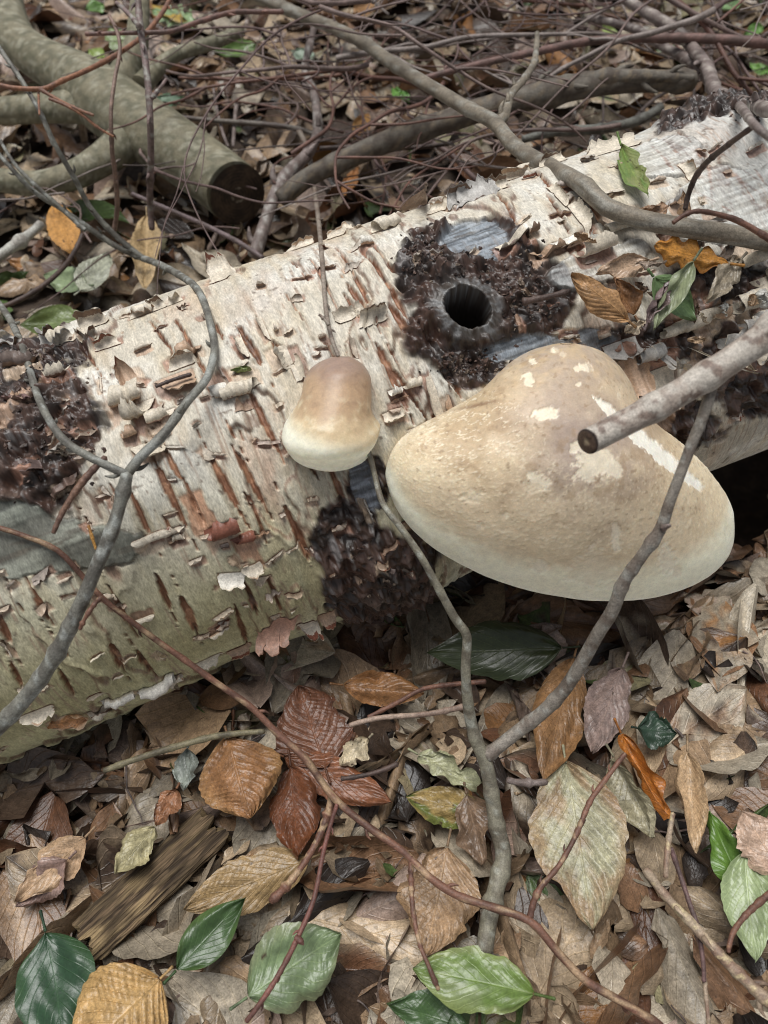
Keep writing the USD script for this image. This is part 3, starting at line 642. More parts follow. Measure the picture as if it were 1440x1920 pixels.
def tube(pts, rad, sides=8, colr=((.2, .17, .14), (.1, .07, .05)), seed=0, n=None, bumpy=.05, nodes=0, flat_end=False, pale=None, cut=None):
    pts = np.asarray(pts, float); rad = np.asarray(rad, float)
    d = np.r_[0, np.cumsum(np.linalg.norm(np.diff(pts, axis=0), axis=1))]
    L = d[-1]
    n = n or int(np.clip(L / max(rad.mean() * 1.2, .0015), 6, 160))
    t = np.linspace(0, L, n)
    P = np.stack([PchipInterpolator(d, pts[:, i])(t) for i in range(3)], -1)
    P = gaussian_filter1d(P, max(n / len(pts) * .18, .01), axis=0, mode='nearest')
    rr = np.interp(t, d, rad)
    r = np.random.default_rng(seed)
    rr = rr * (1 + bumpy * (fbm2(t * 60 + seed * 3.3, t * 0 + .2, 3, seed % 90) - .5) * 2)
    if nodes:
        for q in r.uniform(0, L, nodes): rr = rr * (1 + .16 * np.exp(-((t - q) / (rad.mean() * .8)) ** 2))
    Tn = np.gradient(P, axis=0); Tn /= np.linalg.norm(Tn, axis=1, keepdims=True)
    ref = np.array([0, 0, 1.]) if abs(Tn[:, 2]).mean() < .8 else np.array([1., 0, 0])
    B = np.cross(Tn, ref); B /= np.linalg.norm(B, axis=1, keepdims=True); Nn = np.cross(B, Tn)
    an = np.linspace(0, 2 * np.pi, sides, endpoint=False)
    off = 1 + bumpy * .8 * (meshkit.fbm(np.stack([np.broadcast_to(np.cos(an), (n, sides)) * 1.5, np.broadcast_to(np.sin(an), (n, sides)) * 1.5, np.broadcast_to((t / max(rad.mean(), 1e-4) * .25)[:, None], (n, sides))], -1) + seed, 2, seed % 70) - .5) * 2
    V = P[:, None] + (rr[:, None] * off)[..., None] * (np.cos(an)[None, :, None] * B[:, None] + np.sin(an)[None, :, None] * Nn[:, None])
    if cut is not None:
        o = V - P[:, None]; nn_ = np.asarray(cut); a0 = -Tn[0]
        sh_ = -(o @ nn_) / (a0 @ nn_); V = V + (sh_ * smst(2.6 * rr[0], 0, t)[:, None])[..., None] * a0
    c0, c1 = np.array(colr[0]), np.array(colr[1])
    w = meshkit.fbm(V * np.array([150, 150, 150]) + seed, 3, seed % 80)
    C = c0 + (c1 - c0) * smst(.38, .62, w)[..., None]
    if pale is not None: C = mixc(C, np.array(pale), smst(.56, .66, meshkit.fbm(V * 260 + seed + 5, 3, 11)) * .8)
    uv = np.stack([np.broadcast_to(t[:, None], (n, sides)), np.broadcast_to(an[None] * rad.mean(), (n, sides))], -1)
    v = np.concatenate([V.reshape(-1, 3), [P[0] - Tn[0] * rr[0] * (.3 if cut is None else 0)], [P[-1] + Tn[-1] * rr[-1] * (.05 if flat_end else .6)]])
    f = grid_faces(n, sides, wrap=True)
    f = np.concatenate([f[:, [0, 1, 2]], f[:, [0, 2, 3]], [[n * sides, j, (j + 1) % sides] for j in range(sides)], [[n * sides + 1, (n - 1) * sides + (j + 1) % sides, (n - 1) * sides + j] for j in range(sides)]])
    cc = np.concatenate([C.reshape(-1, 3), [C[0].mean(0)], [C[-1].mean(0)]])
    uvv = np.concatenate([uv.reshape(-1, 2), [[0, 0]], [[L, 0]]])
    return v, f[:, ::-1], cc, uvv

# --- the pile of leaves, laid one on another over a height map
GX0, GY0, GS = -.85, -.16, .004
HM = np.zeros((int(1.7 / GS), int(1.85 / GS)))
def hidx(P): return np.clip(((P[..., 0] - GX0) / GS).astype(int), 0, HM.shape[0] - 1), np.clip(((P[..., 1] - GY0) / GS).astype(int), 0, HM.shape[1] - 1)
def settle(P, cx, cy, yaw, tilt, r, sink=.35, lift=.0008, slope=.45):
    """lays leaf points P (own frame) at cx, cy on the pile; returns world points and raises the pile"""
    c, s = math.cos(yaw), math.sin(yaw)
    sh = P.shape
    Q = P.reshape(-1, 3) @ np.array([[c, s, 0], [-s, c, 0], [0, 0, 1]])
    Q = Q + np.array([cx, cy, 0])
    i, j = hidx(Q); h = HM[i, j]
    A = np.c_[Q[:, 0] - cx, Q[:, 1] - cy, np.ones(len(Q))]
    k, *_ = np.linalg.lstsq(A, h, rcond=None)
    gx_, gy_ = np.clip(k[0], -slope, slope) + tilt[0], np.clip(k[1], -slope, slope) + tilt[1]
    z = Q[:, 2] + gx_ * A[:, 0] + gy_ * A[:, 1]
    dz = np.quantile(h - z, 1 - sink) + lift
    z = z + dz
    Q[:, 2] = z
    HM[i, j] = np.maximum(h, np.minimum(z, h + .007))
    return Q.reshape(sh)
def log_dist(x, y):
    """ground distance of (x, y) from the log's axis line, and the height of the axis there"""
    d2 = np.array([LD[0], LD[1]]) / math.hypot(LD[0], LD[1]); v = np.array([x - A0[0], y - A0[1]])
    return v[0] * d2[1] - v[1] * d2[0], A0[2] + (v @ d2) * math.tan(LTI)
rl = np.random.default_rng(21)
PAL = [((.36, .245, .15), 5, 'tan'), ((.47, .355, .235), 4.2, 'pale tan'), ((.24, .135, .075), 3.6, 'chestnut brown'), ((.15, .07, .038), 1.8, 'red brown'), ((.45, .38, .285), 3.0, 'greyish beige'),
       ((.11, .072, .05), 3.0, 'dark brown'), ((.31, .15, .055), 0.5, 'orange brown'), ((.29, .26, .15), 1.0, 'dull olive'), ((.09, .14, .045), 0.5, 'green'), ((.05, .037, .03), 1.9, 'blackish brown'), ((.42, .31, .25), 2.6, 'pinkish tan'), ((.60, .52, .40), 1.3, 'cream')]
PW = np.array([p[1] for p in PAL]); PW = PW / PW.sum()
LEAVES = []          # (points, colours, uv, colour name, nu, nv)
def sample_xy(r):
    while True:
        px_, py_ = r.uniform(-160, 1600), r.uniform(-120, 2080)
        # even over the ground, not over the picture
        y = r.uniform(-.1, 1.45) if r.random() < .55 else r.uniform(-.08, .34); x = r.uniform(-.75, .75)
        hw = .10 + .44 * (y * math.cos(PITCH) + CAM_H * math.sin(PITCH)) / .80 * 1.25
        if abs(x) > hw: continue
        dd, za = log_dist(x, y)
        if -LR * .86 < dd < LR * .5: continue
        hx, hy, _ = proj(np.array([x, y, .01]))
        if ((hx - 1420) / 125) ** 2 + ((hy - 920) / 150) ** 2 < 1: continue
        return x, y
N_FULL, N_FRAG = 2500, 4200
order = np.array([0] * N_FULL + [1] * N_FRAG)
key = np.where(order == 0, rl.random(len(order)), rl.random(len(order)) ** 1.0 * .93); order = order[np.argsort(key)]
for it, kind in enumerate(order):
    x, y = sample_xy(rl)
    late = it > len(order) * .55
    pi_ = rl.choice(len(PAL), p=PW); base = np.array(PAL[pi_][0]) * rl.uniform(.42, .95)
    r = np.random.default_rng(1000 + it)
    if kind == 0:
        L = rl.uniform(.038, .092); W = L * rl.uniform(.5, .74); t_ = rl.random()
        P, UU, VV, sd = leaf_shape(L, W, 'beech' if rl.random() < .9 else 'oak', fold=rl.uniform(-.1, .45) if t_ < .7 else rl.uniform(.6, 1.25),
            bendL=rl.normal(0, .7), bendW=rl.normal(.2, .75) if rl.random() < .75 else rl.choice([-1, 1]) * rl.uniform(1.3, 2.6), corr=rl.uniform(.0003, .0011), wave=rl.uniform(.001, .006), torn=rl.choice([.15, .5, .8, 1.1]),
            twist=rl.normal(0, .5), nu=13, nv=9, r=r)
        tilt = rl.normal(0, .16, 2)
    else:
        L = rl.uniform(.007, .026) if rl.random() < .6 else rl.uniform(.02, .042); W = L * rl.uniform(.4, 1.0)
        P, UU, VV, sd = leaf_shape(L, W, 'frag', fold=rl.uniform(-.3, .4), bendL=rl.normal(0, .8), bendW=rl.normal(0, .9), corr=0, wave=.002, torn=1.0, twist=rl.normal(0, .5), nu=8, nv=6, r=r)
        tilt = rl.normal(0, .3, 2); base = base * rl.uniform(.7, 1.2)
    if rl.random() < .3: P = P * np.array([1, 1, -1])
    P = P - np.array([0, 0, np.median(P[..., 2])])
    Q = settle(P, x, y, rl.uniform(0, 2 * math.pi), tilt, r)
    cc = leaf_color(UU, VV, base, sd, edge=base * rl.uniform(.45, 1.1), spots=rl.choice([0, 0, .3, .6]), base2=np.array(PAL[rl.choice(len(PAL), p=PW)][0]) if rl.random() < .3 else None)
    LEAVES.append((Q, cc, np.stack([UU, VV], -1), PAL[pi_][2], kind))
HERO_Q = []
LM = [('rotten wood slab', 280, 1660), ('big bracket fungus', 1060, 1000), ('dark sawn log face', 445, 365), ('lower wound of the log', 700, 1090)]
FAR = [('dark sawn log face', 445, 365), ('rotten topped bough', 1000, 180), ('straight red brown rod', 1100, 78), ('bent lilac brown branch', 1320, 120), ('curved lilac grey branch', 590, 220),
       ('sweeping branch', 770, 140), ('forked log', 230, 200), ('low dark branch', 1110, 242), ('upright dark twig', 275, 130), ('knot hole', 870, 590)]
said = set()
def where(what, P, marks):
    """a label that places the thing beside the nearest landmark, and that no other thing has"""
    x, y, _ = proj(P); x, y = float(x), float(y)
    for nm, mx, my in sorted(marks, key=lambda m: math.hypot(m[1] - x, m[2] - y)):
        dx, dy = x - mx, y - my; far = math.hypot(dx, dy)
        side = ('right of' if dx > 0 else 'left of') if abs(dx) > abs(dy) else ('below' if dy > 0 else 'above')
        t = f"{what} {'just' if far < 110 else 'well' if far > 260 else 'somewhat'} {side} the {nm}"
        if t not in said and len(t.split()) <= 16: said.add(t); return t
    return f'{what} in the litter'
CUT = r" (?:below|beside|lying|standing|tucked|under|right of|left of|half|with|leaning|at the|in the|on the|behind|between|hanging|draped|directly|pointing|over|curled over|stuck|entering)\b|,"
# --- single leaves that stand out
def hero(label, tip, base, wpx, colr, cat='leaf', name='beech_leaf', lift=.006, fold=.15, bendL=.3, bendW=.3, kind='beech', m=None, edge=None, base2=None, spots=.35, corr=.0014, wave=.0055, torn=.25, roll=0., twist=0., zt_=None, zb2=None, stalk=True, seed=None, veins=8, asym=0., var=.5):
    """tip and base in pixels; the leaf lies between those two points on the pile (or the log), `lift` above it"""
    def spot(q, zz):
        t = log_surf(*q); d = ray(*q)
        gz = (.018 - CAM_H) / d[2]; P = at(q[0], q[1], gz); i, j = hidx(P)
        z = HM[max(i - 4, 0):i + 5, max(j - 4, 0):j + 5].max() * .9
        tg = (z - CAM_H) / d[2]
        tt_ = tg if t is None else min(tg, t)
        if zz is not None: tt_ = tt_ - zz
        return at(q[0], q[1], tt_ - lift / abs(F_[2]))
    B, Tp = spot(base, zb2), spot(tip, zt_)
    ex = Tp - B; L = np.linalg.norm(ex); ex /= L; mid = (B + Tp) / 2
    tl = log_depth((tip[0] + base[0]) / 2, (tip[1] + base[1]) / 2)
    up = np.array([0, -.25, 1.0])
    if tl is not None and np.linalg.norm(at((tip[0] + base[0]) / 2, (tip[1] + base[1]) / 2, tl) - mid) < .03:
        v = mid - A0; v = v - LD * (v @ LD); up = v / np.linalg.norm(v)
    view = C_ - mid; view /= np.linalg.norm(view)
    up = up / np.linalg.norm(up) * .6 + view * .4
    ey = np.cross(up, ex); ey /= np.linalg.norm(ey); ez = np.cross(ex, ey)
    if roll:
        a = math.radians(roll); ey, ez = ey * math.cos(a) + ez * math.sin(a), ez * math.cos(a) - ey * math.sin(a)
    W = wpx * ((mid - C_) @ F_) / FPX
    sd_ = seed if seed is not None else abs(hash(label)) % 1
    r = np.random.default_rng(sum(map(ord, label)))
    P, UU, VV, sd = leaf_shape(L, W, kind, fold=fold, bendL=bendL, bendW=bendW, corr=corr, wave=wave, torn=torn, twist=twist, nu=61, nv=23, r=r, veins=veins, asym=asym)
    P = P - np.array([0, 0, np.median(P[..., 2])])
    Q = mid + P[..., :1] * ex + P[..., 1:2] * ey + P[..., 2:] * ez
    c = leaf_color(UU, VV, colr, sd, edge=edge, spots=spots, base2=base2, var=var)
    LM.append((re.split(CUT, label)[0], *[float(q) for q in proj(mid)[:2]])); HERO_Q.append(Q)
    root = thing(name, label, cat)
    obj('blade', Q.reshape(-1, 3), grid_faces(*UU.shape), m or M_leaf, root, col=c.reshape(-1, 3), uv=np.stack([UU, VV], -1).reshape(-1, 2))
    if stalk:
        p0 = Q[0, UU.shape[1] // 2]; dd = Q[1, UU.shape[1] // 2] - p0; dd /= np.linalg.norm(dd)
        add_petiole(p0, dd, ez, min(.010, L * .18), root, ((np.array(colr) * .8), np.array(colr) * .5))
    return root
G = M_green
hero('broad wet red brown beech leaf below the log, beside its lower edge', (560,1285), (610,1440), 165, (.15,.062,.032), fold=.1, bendW=-.4, corr=.0018, lift=.008, edge=(.09,.04,.025))
hero('folded chestnut kite shaped beech leaf standing with its stalk upward', (470,1535), (428,1385), 185, (.25,.125,.055), fold=-.35, bendL=-.5, bendW=-.25, corr=.0026, lift=.020, edge=(.30,.17,.07), torn=0)
hero('dark wet rust brown leaf tucked right of the chestnut folded leaf', (560,1610), (545,1440), 110, (.125,.045,.02), fold=.2, bendW=-.5, lift=.012)
hero('red brown beech leaf under the red twig, pointing right', (735,1505), (535,1420), 90, (.19,.075,.036), fold=.1, bendW=-.4, lift=.009)
hero('ribbed olive tan leaf beside the rotten wood, above the dark green leaves', (345,1705), (580,1610), 110, (.27,.18,.085), fold=.1, bendW=-.5, corr=.0024, lift=.009)
hero('small dark glossy green leaf right of the rotten wood end', (460,1682), (332,1818), 82, (.045,.085,.028), m=G, kind='smooth', name='green_leaf', fold=.12, bendW=-.2, corr=.0003, lift=.012, spots=.25, edge=(.075,.12,.04), torn=0, var=.3)
hero('big dark glossy green leaf in the bottom left corner', (125,1985), (88,1750), 150, (.025,.06,.028), m=G, kind='smooth', name='green_leaf', fold=.2, bendW=-.35, corr=.0003, lift=.014, spots=0, torn=0, edge=(.035,.075,.03), var=.3)
hero('large ribbed yellowish tan leaf at the bottom edge beside the glossy green one', (140,1990), (300,1835), 215, (.46,.29,.12), fold=.05, bendL=-.5, bendW=-.4, corr=.0028, lift=.016, torn=0, spots=0)
hero('pale green beech leaf with fine veins lying under a thin red twig', (640,1750), (466,1868), 160, (.155,.21,.105), m=G, name='green_leaf', fold=.1, bendW=-.3, corr=.0014, lift=.014, spots=.25, edge=(.2,.21,.12), torn=.2, var=.4)
hero('bright yellow green beech leaf at the bottom edge', (775,1815), (1000,1862), 128, (.125,.19,.045), m=G, name='green_leaf', fold=.08, bendW=-.45, corr=.0008, lift=.016, spots=.35, torn=.2, edge=(.19,.23,.07), var=.5, base2=(.17,.21,.09))
hero('dark green leaf half under the bright yellow green leaf', (725,1880), (880,1930), 90, (.045,.085,.028), m=G, name='green_leaf', kind='smooth', fold=.2, lift=.009, spots=0)
hero('broad tan beech leaf with a torn edge, stalk upward, left of the grey twig', (800,1790), (838,1590), 170, (.31,.20,.115), fold=.1, bendW=-.3, corr=.0022, lift=.010, torn=.45, edge=(.24,.15,.08))
hero('large silvery grey green beech leaf pointing down', (1112,1742), (1062,1430), 195, (.36,.34,.22), fold=.12, bendL=-.25, bendW=-.3, corr=.0022, lift=.012, torn=.25, edge=(.27,.17,.09), base2=(.28,.19,.11))
hero('grey green folded leaf leaning over the silvery leaf', (1225,1570), (1150,1420), 110, (.29,.26,.17), fold=.5, bendW=.6, lift=.016, roll=25)
hero('bright orange rolled leaf standing between the grey green leaves', (1250,1535), (1165,1375), 85, (.40,.145,.028), fold=.7, bendW=.9, bendL=.4, lift=.022, edge=(.25,.08,.015), torn=.2, corr=.001)
hero('long pale tan folded leaf with dark veins right of the orange leaf', (1305,1600), (1290,1410), 92, (.42,.29,.17), fold=.5, bendW=.5, bendL=.3, lift=.018, torn=.3)
hero('dark bluish green piece of leaf right of the orange rolled leaf', (1270,1375), (1195,1365), 75, (.03,.055,.035), m=G, name='green_leaf', kind='smooth', fold=.2, bendW=-.4, lift=.012, spots=0, torn=.6)
hero('curved bright green leaf edge at the right side under the pinkish leaf', (1330,1520), (1400,1680), 80, (.09,.17,.03), m=G, name='green_leaf', kind='smooth', fold=.4, bendW=.5, lift=.010, spots=0)
hero('pinkish tan torn leaf at the right picture edge', (1390,1520), (1470,1640), 110, (.42,.29,.21), fold=.05, bendW=-.2, lift=.018, torn=.6)
hero('pale green ribbed leaf at the right edge, pointing down', (1415,1800), (1395,1600), 105, (.27,.33,.17), m=G, fold=.15, bendW=-.3, corr=.0018, lift=.014, torn=.2, name='green_leaf')
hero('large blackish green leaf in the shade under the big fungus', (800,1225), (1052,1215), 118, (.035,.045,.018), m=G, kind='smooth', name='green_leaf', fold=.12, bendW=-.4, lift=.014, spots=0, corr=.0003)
hero('upright warm brown leaf below the big fungus beside the grey twig', (1020,1465), (1075,1235), 110, (.25,.135,.06), fold=.2, bendW=-.5, lift=.012)
hero('mauve brown leaf below the big fungus, right of the warm brown one', (1110,1410), (1165,1255), 95, (.25,.18,.155), fold=.15, bendW=-.4, lift=.016, torn=.5)
hero('glossy brown leaf lying in front of the log foot', (795,1300), (645,1285), 72, (.26,.125,.05), fold=.2, bendW=-.5, lift=.014)
hero('small cream leaf piece in the brown litter', (640,1435), (690,1385), 50, (.56,.47,.32), fold=.2, lift=.012, torn=.4)
hero('crumpled pale olive leaf left of the grey twig', (895,1475), (785,1415), 62, (.33,.33,.20), fold=.5, bendW=.9, lift=.012, torn=.6, wave=.006)
hero('olive brown leaf with a green half left of the grey twig', (762,1495), (905,1525), 82, (.30,.21,.08), fold=.15, bendW=-.4, lift=.010, base2=(.09,.12,.03))
hero('dark leaf curled over beside the broad tan leaf', (905,1620), (875,1490), 80, (.17,.11,.07), fold=.3, lift=.01, bendW=.8)
hero('tan orange leaf hanging upright at the left, behind the twigs', (140,480), (100,385), 62, (.45,.23,.07), fold=.35, bendW=-.6, lift=.030, corr=.0022, torn=.1)
hero('pale green leaf behind the log at the left', (82,515), (165,535), 62, (.23,.29,.16), m=G, name='green_leaf', fold=.1, lift=.018, spots=0, torn=.2)
hero('whitish grey leaf leaning on the pale green leaf behind the log', (205,475), (150,545), 66, (.42,.43,.33), fold=.15, lift=.022, torn=.1)
hero('olive green leaf directly behind the log top at the left', (35,610), (165,600), 68, (.13,.17,.055), m=G, name='green_leaf', kind='smooth', fold=.1, lift=.014, spots=0, var=.25)
hero('upright pale tan leaf behind the log below the cut wood', (270,540), (275,405), 70, (.42,.30,.16), fold=.5, bendW=.4, lift=.030)
hero('bright orange oak leaf lying on top of the log', (1225,460), (1365,495), 62, (.47,.215,.045), name='oak_leaf', kind='oak', fold=.1, bendW=-.5, lift=.009, corr=.0005, wave=.004, spots=0, torn=.1, edge=(.33,.12,.02))
hero('long grey green folded leaf on the log under the oak leaf', (1225,615), (1300,490), 56, (.24,.27,.16), m=G, name='green_leaf', kind='smooth', fold=.45, bendW=.3, lift=.016, spots=0, torn=0)
hero('flat green leaf on the log behind the folded grey green leaf', (1305,600), (1225,520), 66, (.15,.23,.10), m=G, name='green_leaf', kind='smooth', fold=.1, lift=.009, spots=0, torn=0)
hero('curled ribbed brown beech leaf on the log right of the knot hole', (1070,515), (1180,600), 68, (.36,.205,.095), fold=-.2, bendL=-.7, bendW=-.7, corr=.0026, lift=.013, torn=0, spots=0)
hero('dark wrinkled brown leaf on the log behind the curled ribbed leaf', (1150,520), (1190,590), 62, (.20,.10,.045), fold=.4, bendW=.7, lift=.008, wave=.005)
hero('purplish brown rolled leaf on the log between brown and green leaves', (1260,520), (1215,605), 44, (.17,.12,.115), fold=.6, bendW=1.0, lift=.013)
hero('green leaf draped on the back edge of the log', (1215,370), (1165,275), 62, (.13,.20,.045), m=G, name='green_leaf', fold=.3, bendW=.4, lift=.012, wave=.004, torn=.5, base2=(.22,.24,.09))
hero('thin brown skeleton leaf on the log at the right', (1330,560), (1385,490), 56, (.30,.25,.18), fold=.1, lift=.010, torn=.6)
hero('tan dead leaf on the log left of the oak leaf', (1120,510), (1215,490), 52, (.40,.28,.19), fold=.1, lift=.006, torn=.5)
hero('curled brown leaf scrap on the log near the green draped leaf', (1190,410), (1255,385), 40, (.30,.19,.12), fold=.4, bendW=.8, lift=.007, torn=.6)
for lb, tip_, ba_, w_, cc_g in [('small bright green leaf left of the top of the lilac side twig', (735,165), (752,182), 20, (.12,.26,.05)), ('fresh green leaf by the small bright green one', (768,190), (750,172), 20, (.10,.22,.05)),
        ('light green leaf in the top right corner', (1405,118), (1440,140), 26, (.16,.30,.07)), ('fresh green leaf near the right end of the straight rod', (1395,62), (1432,50), 24, (.14,.27,.07)),
        ('pale green leaf beyond the brush near the top right corner', (1350,18), (1390,5), 22, (.22,.34,.16)), ('yellow green leaf in the brush', (1130,50), (1155,70), 22, (.32,.40,.14)), ('pale bluish green leaf lying behind the bough', (545,95), (590,110), 30, (.27,.34,.26)),
        ('round whitish green leaf behind the curved lilac branch', (640,60), (665,75), 24, (.36,.42,.33)), ('mid green leaf at the top left corner of the cut wood', (160,20), (195,8), 30, (.12,.22,.06)), ('bright green leaf below the red fork', (165,92), (195,110), 30, (.2,.27,.06))]:
    hero(lb, tip_, ba_, w_, cc_g, m=G, name='green_leaf', kind='smooth', fold=.15, lift=.035, spots=0, torn=.1, corr=.0003, stalk=False)
rs = np.random.default_rng(77)
for k in range(26):
    x_, y_ = rs.uniform(1075, 1440), rs.uniform(440, 690)
    if x_ < 1200 and y_ > 620: continue
    ang, ln = rs.uniform(0, 6.28), rs.uniform(24, 62)
    cn_, cc_g = [('tan', (.38,.26,.16)), ('grey brown', (.26,.2,.155)), ('dark brown', (.12,.075,.05)), ('beige', (.48,.40,.30)), ('pale grey', (.40,.39,.35))][rs.integers(5)]
    hero(where(f'torn {cn_} leaf scrap on the log', at(x_, y_, log_depth(x_, y_)), LM), (x_ + math.cos(ang) * ln / 2, y_ + math.sin(ang) * ln / 2 * .8), (x_ - math.cos(ang) * ln / 2, y_ - math.sin(ang) * ln / 2 * .8), ln * rs.uniform(.4, .7), cc_g,
         name='leaf_scrap', kind='frag' if rs.random() < .5 else 'beech', fold=rs.uniform(-.2, .6), bendW=rs.normal(0, .8), bendL=rs.normal(0, .7), lift=rs.uniform(.004, .011), torn=.8, stalk=False)
hero('tan leaf scrap standing on the log beside the dark red twig', (1288,410), (1280,360), 20, (.27,.17,.10), fold=.4, lift=.008, stalk=False)
hero('orange brown leaf standing in the litter behind the grey bough', (690,212), (668,258), 40, (.33,.17,.05), fold=.3, lift=.020)
hero('small orange leaf behind the log under the grey bough', (672,312), (650,362), 34, (.38,.17,.06), fold=.3, lift=.020)
hero('dull brown leaf behind the log, middle of the picture', (730,375), (800,395), 40, (.24,.16,.11), fold=.1, lift=.015)
hero('light green oak leaf at the top left', (370,45), (285,20), 46, (.24,.34,.17), m=G, name='oak_leaf', kind='oak', fold=.1, lift=.02, spots=0, corr=.0004)
hero('green leaf behind the thin pale bough at the top', (400,100), (480,80), 42, (.13,.21,.06), m=G, name='green_leaf', fold=.1, lift=.02, spots=0)
hero('bluish green leaf right of the cut wood trunk', (350,185), (285,195), 34, (.13,.22,.13), m=G, name='green_leaf', fold=.1, lift=.02, spots=0)
hero('yellow brown leaf at the top left under the red twig', (285,10), (345,40), 34, (.38,.25,.05), fold=.2, lift=.02)
hero('dull green leaf by the top left bough', (205,50), (230,95), 46, (.15,.2,.07), m=G, name='green_leaf', fold=.1, lift=.02, spots=0)
hero('small bright orange leaf right of the top branch', (700,0), (665,30), 40, (.36,.2,.09), fold=.2, lift=.02)
hero('orange and white bark like leaf scrap at the foot of the log, left', (88,1365), (165,1345), 46, (.50,.25,.11), fold=.1, lift=.006, torn=.3, stalk=False, edge=(.6,.5,.38))
hero('small dark leaf scrap stuck on the big fungus', (1190,992), (1220,998), 16, (.16,.10,.05), lift=.0, fold=.3, torn=.3, stalk=False, zt_=.052, zb2=.052, name='leaf_scrap')
hero('tiny green leaf scrap on the bark beside the curled bark roll', (432,694), (470,690), 12, (.20,.24,.09), lift=.002, fold=.1, stalk=False, name='leaf_scrap')
hero('rust coloured small leaf beside the rotten wood top', (290,1545), (330,1480), 50, (.26,.12,.06), fold=.3, bendW=.5, lift=.014)
hero('bluish grey small leaf left of the chestnut folded leaf', (345,1480), (352,1405), 52, (.22,.24,.21), fold=.15, lift=.014, torn=.4)
hero('pale tan flat leaf left of the rotten wood', (30,1690), (160,1570), 90, (.42,.28,.17), fold=.1, bendW=-.3, lift=.006, torn=.4)
hero('mauve brown flat leaf under the pale tan one at the left', (30,1700), (130,1610), 80, (.27,.18,.15), fold=.1, bendW=-.3, lift=.004, torn=.4)
hero('pale olive torn leaf above the rotten wood', (215,1640), (290,1550), 72, (.34,.30,.17), fold=.15, bendW=-.3, lift=.01, torn=.4)

# which leaves can be seen: a coarse z-buffer over the frame
ZW, ZH = 360, 480
zb_ = np.full((ZH, ZW), 9e9); own = np.full((ZH, ZW), -1)
def dense(Q, k):
    n, m = Q.shape[:2]; i = np.linspace(0, n - 1, n * k - k + 1); j = np.linspace(0, m - 1, m * k - k + 1)
    i0 = np.minimum(i.astype(int), n - 2); j0 = np.minimum(j.astype(int), m - 2); a = (i - i0)[:, None, None]; b = (j - j0)[None, :, None]
    return (Q[i0][:, j0] * (1 - a) * (1 - b) + Q[i0 + 1][:, j0] * a * (1 - b) + Q[i0][:, j0 + 1] * (1 - a) * b + Q[i0 + 1][:, j0 + 1] * a * b).reshape(-1, 3)
def splat(Q, idx):
    x, y, z = proj(Q); i = (x / 4).astype(int); j = (y / 4).astype(int)
    m = (i >= 0) & (i < ZW) & (j >= 0) & (j < ZH) & (z > .05); i, j, z = i[m], j[m], z[m]
    o = np.argsort(-z); i, j, z = i[o], j[o], z[o]
    t = z < zb_[j, i]; zb_[j[t], i[t]] = z[t]; own[j[t], i[t]] = idx
splat(LV[::1, ::1][(ss > -.32) & (ss < .4)].reshape(-1, 3), -2)
for k, (Q, *_r) in enumerate(LEAVES): splat(dense(Q, 4 if _r[3] == 0 else 2), k)
splat(dense(BIGQ, 1), -2)
for Q in HERO_Q: splat(dense(Q, 2), -2)
vis = np.bincount(own[own >= 0].ravel(), minlength=len(LEAVES))
rank = np.argsort(-vis)
single = set(int(k) for k in rank[:290] if LEAVES[k][4] == 0)
rest_v, rest_f, rest_c, rest_u, ofs = [], [], [], [], 0
for k, (Q, cc, uv, nm, kind) in enumerate(LEAVES):
    n, m = Q.shape[:2]
    if k in single:
        p = obj('dead_leaf' if nm != 'green' else 'green_leaf', Q.reshape(-1, 3), grid_faces(n, m), M_leaf, col=cc.reshape(-1, 3), uv=uv.reshape(-1, 2))
        form = 'folded' if np.ptp(Q[..., 2]) > .022 else 'flat' if np.ptp(Q[..., 2]) < .011 else 'curled'
        jj, ii = np.nonzero(own == k)
        tag(p, where(f'{form} {nm} ' + ('leaf' if nm == 'green' else 'dead leaf'), Q[Q.shape[0] // 2, Q.shape[1] // 2], LM), 'leaf', f'{nm} leaves of the litter')
    else:
        rest_v.append(Q.reshape(-1, 3)); rest_f.append(grid_faces(n, m) + ofs); rest_c.append(cc.reshape(-1, 3)); rest_u.append(uv.reshape(-1, 2)); ofs += n * m
p = obj('leaf_litter', np.concatenate(rest_v), np.concatenate(rest_f), M_leaf, col=np.concatenate(rest_c), uv=np.concatenate(rest_u))
tag(p, 'deep litter of small and broken dead leaves covering the forest floor', 'leaf litter', None, 'stuff')

